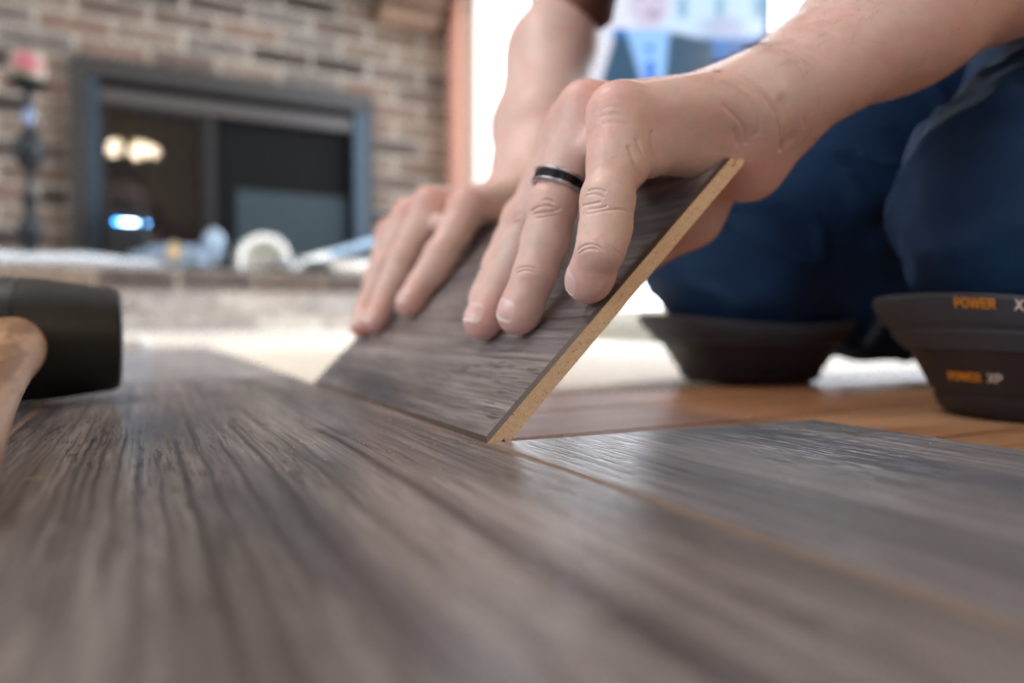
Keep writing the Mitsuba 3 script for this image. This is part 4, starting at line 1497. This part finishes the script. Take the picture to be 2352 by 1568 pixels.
dk = thing('tool_case', 'low dark tool case on the hearth behind the scoop handle', 'case')
part(dk, 'body', ply(inroom(bbox(V(.60, .16, HT), V(.93, .34, HT + .028), .006)), 'm_black'))
part(dk, 'lid', ply(inroom(bbox(V(.598, .158, HT + .0285), V(.932, .342, HT + .038), .004)), principled(srgb(34, 40, 48), .5, .4)))
tr = thing('tray', 'small glossy white tray at the right end of the hearth', 'tray')
tm_ = lathe([(0, 0), (.050, 0), (.064, .022), (.066, .030), (.062, .030), (.060, .024), (.048, .004), (0, .004)], 44)
tm_.vertices = tm_.vertices * V(1.05, .7, 1)
tm_ = placed(tm_, frame_mat(at(805, 626, 2.44) * V(1, 1, 0) + V(0, 0, HT + .001), DW, -NW, ZZ))
part(tr, 'body', ply(tm_, 'm_white_plastic', smooth=35))
cbl = [at(640, 600, 2.30), at(662, 606, 2.29), at(668, 622, 2.29), at(664, 632, 2.285)]
cb = spline(cbl, 20)
cb[:, 2] = np.maximum(cb[:, 2], HT + .006)
single('strap_loop', ply(tube(cb, .0055, 8), principled(srgb(120, 140, 164), .5, .4), smooth=True), 'pale blue strap end hanging at the hearth edge below the scoop', 'strap')

# added dark box with a glowing strip for the blue light in the glass
rd = thing('glow_box', 'added dark box on the hearth behind the plastic bag, its blue strip standing in for a light mirrored in the glass', 'glow_box')
part(rd, 'body', ply(inroom(bbox(V(.095, .075, HT + .0005), V(.215, .135, HT + .190), .012)), principled(srgb(30, 34, 38), .5, .4)))
part(rd, 'grille', ply(inroom(bbox(V(.108, .1352, HT + .02), V(.202, .139, HT + .115), .002)), 'm_black'))
hnd = spline([room(.11, .105, HT + .186), room(.115, .105, HT + .215), room(.155, .105, HT + .222), room(.195, .105, HT + .215), room(.20, .105, HT + .186)], 16)
part(rd, 'handle', ply(tube(hnd, .006, 8), 'm_black', smooth=True))
for u0, u1, c in ((.117, .136, (.5, 4, 14)), (.136, .180, (7, 13, 18)), (.2075, .2110, (5, 14, 36))):
    dq = np.array([(u0, .1356, HT + .145), (u1, .1356, HT + .145), (u1, .1356, HT + .156), (u0, .1356, HT + .156)])
    dw_ = trimesh.transformations.transform_points(dq, ROOM)
    nn_ = np.cross(dw_[1] - dw_[0], dw_[3] - dw_[0])
    df_ = np.array([[0, 1, 2], [0, 2, 3]])
    part(rd, 'glow_strip', {**ply((dw_, df_ if nn_ @ NW > 0 else df_[:, ::-1]), 'm_black'), 'emitter': {'type': 'area', 'radiance': {'type': 'rgb', 'value': [float(x) * .8 for x in c]}}}, 'glowing strip in place of the mirrored blue light')

# candle stand
cs = thing('candle_stand', 'tall black iron candle stand on the hearth, left of the fireplace', 'candle stand')
cq = at(70, 560, 2.30)
cz0 = HT
prof = [(0, 0), (.062, 0), (.064, .006), (.050, .016), (.028, .026), (.018, .045), (.024, .075), (.034, .10), (.030, .125), (.016, .145), (.012, .165), (.022, .185), (.024, .20), (.012, .215), (.010, .25), (.013, .275), (.030, .300), (.042, .330), (.038, .360), (.020, .385), (.011, .405), (.011, .455), (.014, .475), (.010, .49), (.020, .510), (.052, .522), (.056, .532), (.052, .534), (.018, .527), (0, .527)]
st_ = lathe(prof, 40)
st_.apply_translation(V(cq[0], cq[1], HT))
part(cs, 'stem', ply(st_, principled(srgb(30, 38, 46), .4, .5, metallic=.3), smooth=40), 'black turned iron stem')
cl_ = lathe([(.0105, .405), (.0165, .412), (.0165, .448), (.0105, .455)], 24)
cl_.apply_translation(V(cq[0], cq[1], HT))
part(cs, 'collar', ply(cl_, principled(srgb(110, 128, 156), .3, .5, metallic=.4), smooth=40), 'pale steel collar')
ca = lathe([(0, 0), (.044, 0), (.046, .003), (.046, .068), (.040, .076), (.012, .074), (0, .072)], 40)
ca.apply_translation(V(cq[0], cq[1], HT + .5345))


def candle_color(p, n, uv):
    x, z = p.x - float(cq[0]), p.z - float(HT + .5345)
    c = mix(srgb(178, 166, 150), srgb(150, 142, 128), noise(p.x * 60, p.y * 60, p.z * 60))
    rose = smoothstep(0.042, 0.020, dr.sqrt(dr.square(x - 0.014) + dr.square((z - 0.040))))
    leaf = smoothstep(0.020, 0.008, dr.sqrt(dr.square(x - 0.002) * 0.3 + dr.square(z - 0.008)))
    c = mix(c, mi.Color3f(*srgb(170, 84, 104)), rose * 0.9)
    return mix(c, mi.Color3f(*srgb(72, 98, 60)), leaf * 0.9)


cd = thing('candle', 'fat pale candle with a painted pink rose on top of the iron candle stand', 'candle')
part(cd, 'wax', ply(ca, principled(proc(candle_color), .5, .4), smooth=40))
part(cd, 'wick', ply(tube([V(cq[0], cq[1], HT + .605), V(cq[0], cq[1], HT + .617), V(cq[0] + .003, cq[1], HT + .623)], .0015, 6), 'm_black'))

# ------------------------------------------------------------------ television on a slim stand in front of the glass door
tv = thing('television', 'television on a slim stand before the glass door, showing a man in a suit', 'television')
A_, B_ = V(0.050, 1.55, 0), V(0.4966, 1.55, 0)
tx = unit(B_ - A_)
tw = np.linalg.norm(B_ - A_)
tz0, tz1 = 0.490, 0.490 + tw * 0.565
tn = np.cross(tx, ZZ)
TM = frame_mat(V(A_[0], A_[1], tz0), tx, ZZ, tn)
SCREEN = 0.74


def picture(p, n, uv):
    x, y = uv.x, 1 - uv.y                     # 0..1 from the left, 0..1 from the top
    C = lambda *a: mi.Color3f(*srgb(*a))
    def blob(cx, cy, rx, ry, s=0.25):
        return 1 - smoothstep(1 - s, 1 + s, dr.sqrt(dr.square((x - cx) / rx) + dr.square((y - cy) / ry)))
    def rect(x0, x1, y0, y1, s=0.012):
        return smoothstep(x0 - s, x0 + s, x) * (1 - smoothstep(x1 - s, x1 + s, x)) * smoothstep(y0 - s, y0 + s, y) * (1 - smoothstep(y1 - s, y1 + s, y))
    c = mix(C(196, 224, 252), C(222, 226, 240), smoothstep(0.7, 0.3, x))
    for wx in (0.626, 0.787, 0.954):
        for y0 in (-0.02, 0.27):
            c = mix(c, C(120, 172, 196), rect(wx - 0.020, wx + 0.020, y0, y0 + 0.16) * 0.9)
    c = mix(c, C(70, 128, 190), rect(0.978, 1.2, -0.2, 1.2))
    c = mix(c, C(10, 112, 190), rect(0.70, 1.2, 0.575, 1.2, 0.03))
    c = mix(c, C(176, 190, 222), blob(0.80, 0.50, 0.10, 0.08, 0.5))
    c = mix(c, C(10, 116, 205), blob(0.355, 0.555, 0.035, 0.045))
    # a man: suit, shirt, tie, head
    sx = x - 0.484
    edge_l = 0.33 - 0.17 * (y - 0.58)
    slope = 0.545 + 0.40 * dr.maximum(dr.abs(sx - 0.02) - 0.10, 0)
    suit = smoothstep(slope - 0.02, slope + 0.02, y) * smoothstep(edge_l - 0.012, edge_l + 0.012, x) * (1 - smoothstep(0.735, 0.765, x - 0.10 * (y - 0.6)))
    c = mix(c, C(48, 84, 112), suit)
    l_ = 0.383 + 0.17 * (y - 0.53)
    r_e = 0.568 - 0.05 * (y - 0.53)
    shirt = smoothstep(0.50, 0.53, y) * smoothstep(l_ - 0.01, l_ + 0.01, x) * (1 - smoothstep(r_e - 0.01, r_e + 0.01, x))
    c = mix(c, C(150, 198, 255), shirt)
    c = mix(c, C(16, 112, 218), rect(0.484 - 0.016, 0.484 + 0.016, 0.64, 0.69, 0.012))
    c = mix(c, C(0, 98, 206), rect(0.484 - 0.015, 0.484 + 0.02, 0.76, 1.1, 0.014))
    head_ = blob(0.480, 0.30, 0.088, 0.215, 0.12)
    c = mix(c, C(206, 200, 224), head_)
    c = mix(c, C(196, 186, 202), blob(0.480, 0.10, 0.092, 0.07, 0.3))
    for s in (-1, 1):
        c = mix(c, C(150, 138, 158), blob(0.480 + s * 0.034, 0.265, 0.018, 0.012, 0.5))
    c = mix(c, C(178, 162, 194), blob(0.500, 0.400, 0.034, 0.045, 0.5))
    return c * SCREEN


def tvpart(lo, hi, bev=0.003):
    m_ = placed(bbox(V(*lo), V(*hi), bev), TM)
    if m_.volume < 0:
        m_.invert()
    return m_


th_ = tz1 - tz0
part(tv, 'casing', ply(tvpart((-.012, -.012, -.045), (tw + .006, th_ + .012, -.0045)), 'm_black'))
sv = trimesh.transformations.transform_points(np.array([(0, 0, -.003), (tw, 0, -.003), (tw, th_, -.003), (0, th_, -.003)]), TM)
sf = np.array([[0, 1, 2], [0, 2, 3]])
scene[f'{tv}__screen'] = {**ply((sv, sf), principled((0.02, 0.02, 0.02), 0.2), uv=np.array([(0, 0), (1, 0), (1, 1), (0, 1.0)])), 'emitter': {'type': 'area', 'radiance': proc(picture)}}
labels[f'{tv}__screen'] = {'label': 'lit screen with a man in suit and tie'}
for s in (.22, .78):
    part(tv, 'foot', ply(tvpart((tw * s - .012, -.034, -.10), (tw * s + .012, -.0125, .03), .003), 'm_black'))
cn = thing('tv_console', 'dark wooden console on short legs below the television, before the glass door', 'tv console')
CZ0, CZ1 = 0.175, tz0 - .0345
CM = frame_mat(V(A_[0], A_[1], 0), tx, ZZ, tn)


def conpart(lo, hi, bev=.003):
    m_ = placed(bbox(V(*lo), V(*hi), bev), CM)
    if m_.volume < 0:
        m_.invert()
    return m_


scene['m_console'] = principled(srgb(58, 44, 38), .5, .4)
part(cn, 'cabinet', ply(conpart((-.05, CZ0, -.12), (tw + .02, CZ1, .075)), 'm_console'))
for k_ in range(3):
    x0 = -.04 + k_ * (tw + .055) / 3
    d_ = part(cn, 'drawer', ply(conpart((x0, CZ0 + .015, .0755), (x0 + (tw + .055) / 3 - .008, CZ1 - .015, .088)), 'm_console'))
    scene[d_ + '__handle'] = ply(conpart((x0 + .09, (CZ0 + CZ1) / 2 - .006, .0885), (x0 + .17, (CZ0 + CZ1) / 2 + .006, .100)), 'm_silver')
for x0 in (-.045, tw - .01):
    for z0 in (-.115, .045):
        part(cn, 'leg', ply(conpart((x0, FLOOR_Z + UT, z0), (x0 + .025, CZ0 - .0005, z0 + .025)), 'm_console'))

# ------------------------------------------------------------------ behind the lens: seen in the fireplace glass, and an added ceiling light
def mirrored(px, py, v_end):
    """The point that the fireplace glass shows at a pixel, at the distance v_end from the brick wall."""
    o, r = V(0, 0, CAM_H), ray(px, py)
    t = (room(0, 0.022) - o) @ NW / (r @ NW)
    h = o + r * t
    r2 = r - 2 * (r @ NW) * NW
    return h + r2 * ((v_end - .022) / (r2 @ NW))


CHN = mirrored(302, 344, 4.85)
ch = thing('ceiling_lamp', 'brass ceiling lamp with lit glass globes hanging behind the camera, mirrored in the fireplace glass', 'lamp')
scene['m_brass'] = {'type': 'roughconductor', 'material': 'Au', 'alpha': 0.25}
part(ch, 'stem', ply(tube([CHN + V(0, 0, .05), V(CHN[0], CHN[1], ZC)], .010, 12), 'm_brass', smooth=40))
cano = lathe([(0, 0), (.06, 0), (.065, -.02), (.03, -.035), (0, -.035)], 32)
cano.apply_translation(V(CHN[0], CHN[1], ZC))
part(ch, 'canopy', ply(cano, 'm_brass', smooth=30))
for k in range(5):
    a = 2 * math.pi * k / 5 + 0.5
    d = V(math.cos(a), math.sin(a), 0)
    g = part(ch, 'arm', ply(tube(spline([CHN + V(0, 0, .07), CHN + d * .10 + V(0, 0, .10), CHN + d * .17 + V(0, 0, .055)], 12), .006, 8), 'm_brass', smooth=40))
    e = trimesh.creation.icosphere(2, .064)
    e.apply_translation(CHN + d * .17)
    scene[g + '__globe'] = {**ply(e, principled((.8, .8, .8), .5), smooth=True), 'emitter': {'type': 'area', 'radiance': {'type': 'rgb', 'value': [LAMP * c for c in LAMP_COLOR]}}}
cl2 = thing('added_flush_light', 'added unseen round light on the ceiling, for more light from above', 'added light')
FLC = room(-0.75, 1.75, ZC)  # unseen fixture, added to light the hands from above
rm_ = lathe([(.15, 0), (.21, 0), (.21, -.03), (.19, -.04), (.15, -.04), (.15, 0)], 48)
rm_.apply_translation(FLC)
part(cl2, 'rim', ply(rm_, 'm_white_trim', smooth=35))
dm_ = lathe([(.186, -.036), (.17, -.06), (.13, -.085), (.07, -.10), (0, -.105)], 48)
dm_.apply_translation(FLC)
if dm_.face_normals[:, 2].mean() > 0:
    dm_.invert()
part(cl2, 'diffuser', {**ply(dm_, principled((.8, .8, .8), .5), smooth=True), 'emitter': {'type': 'area', 'radiance': {'type': 'rgb', 'value': [ADDED_LIGHT * c for c in (1.0, .93, .86)]}}})
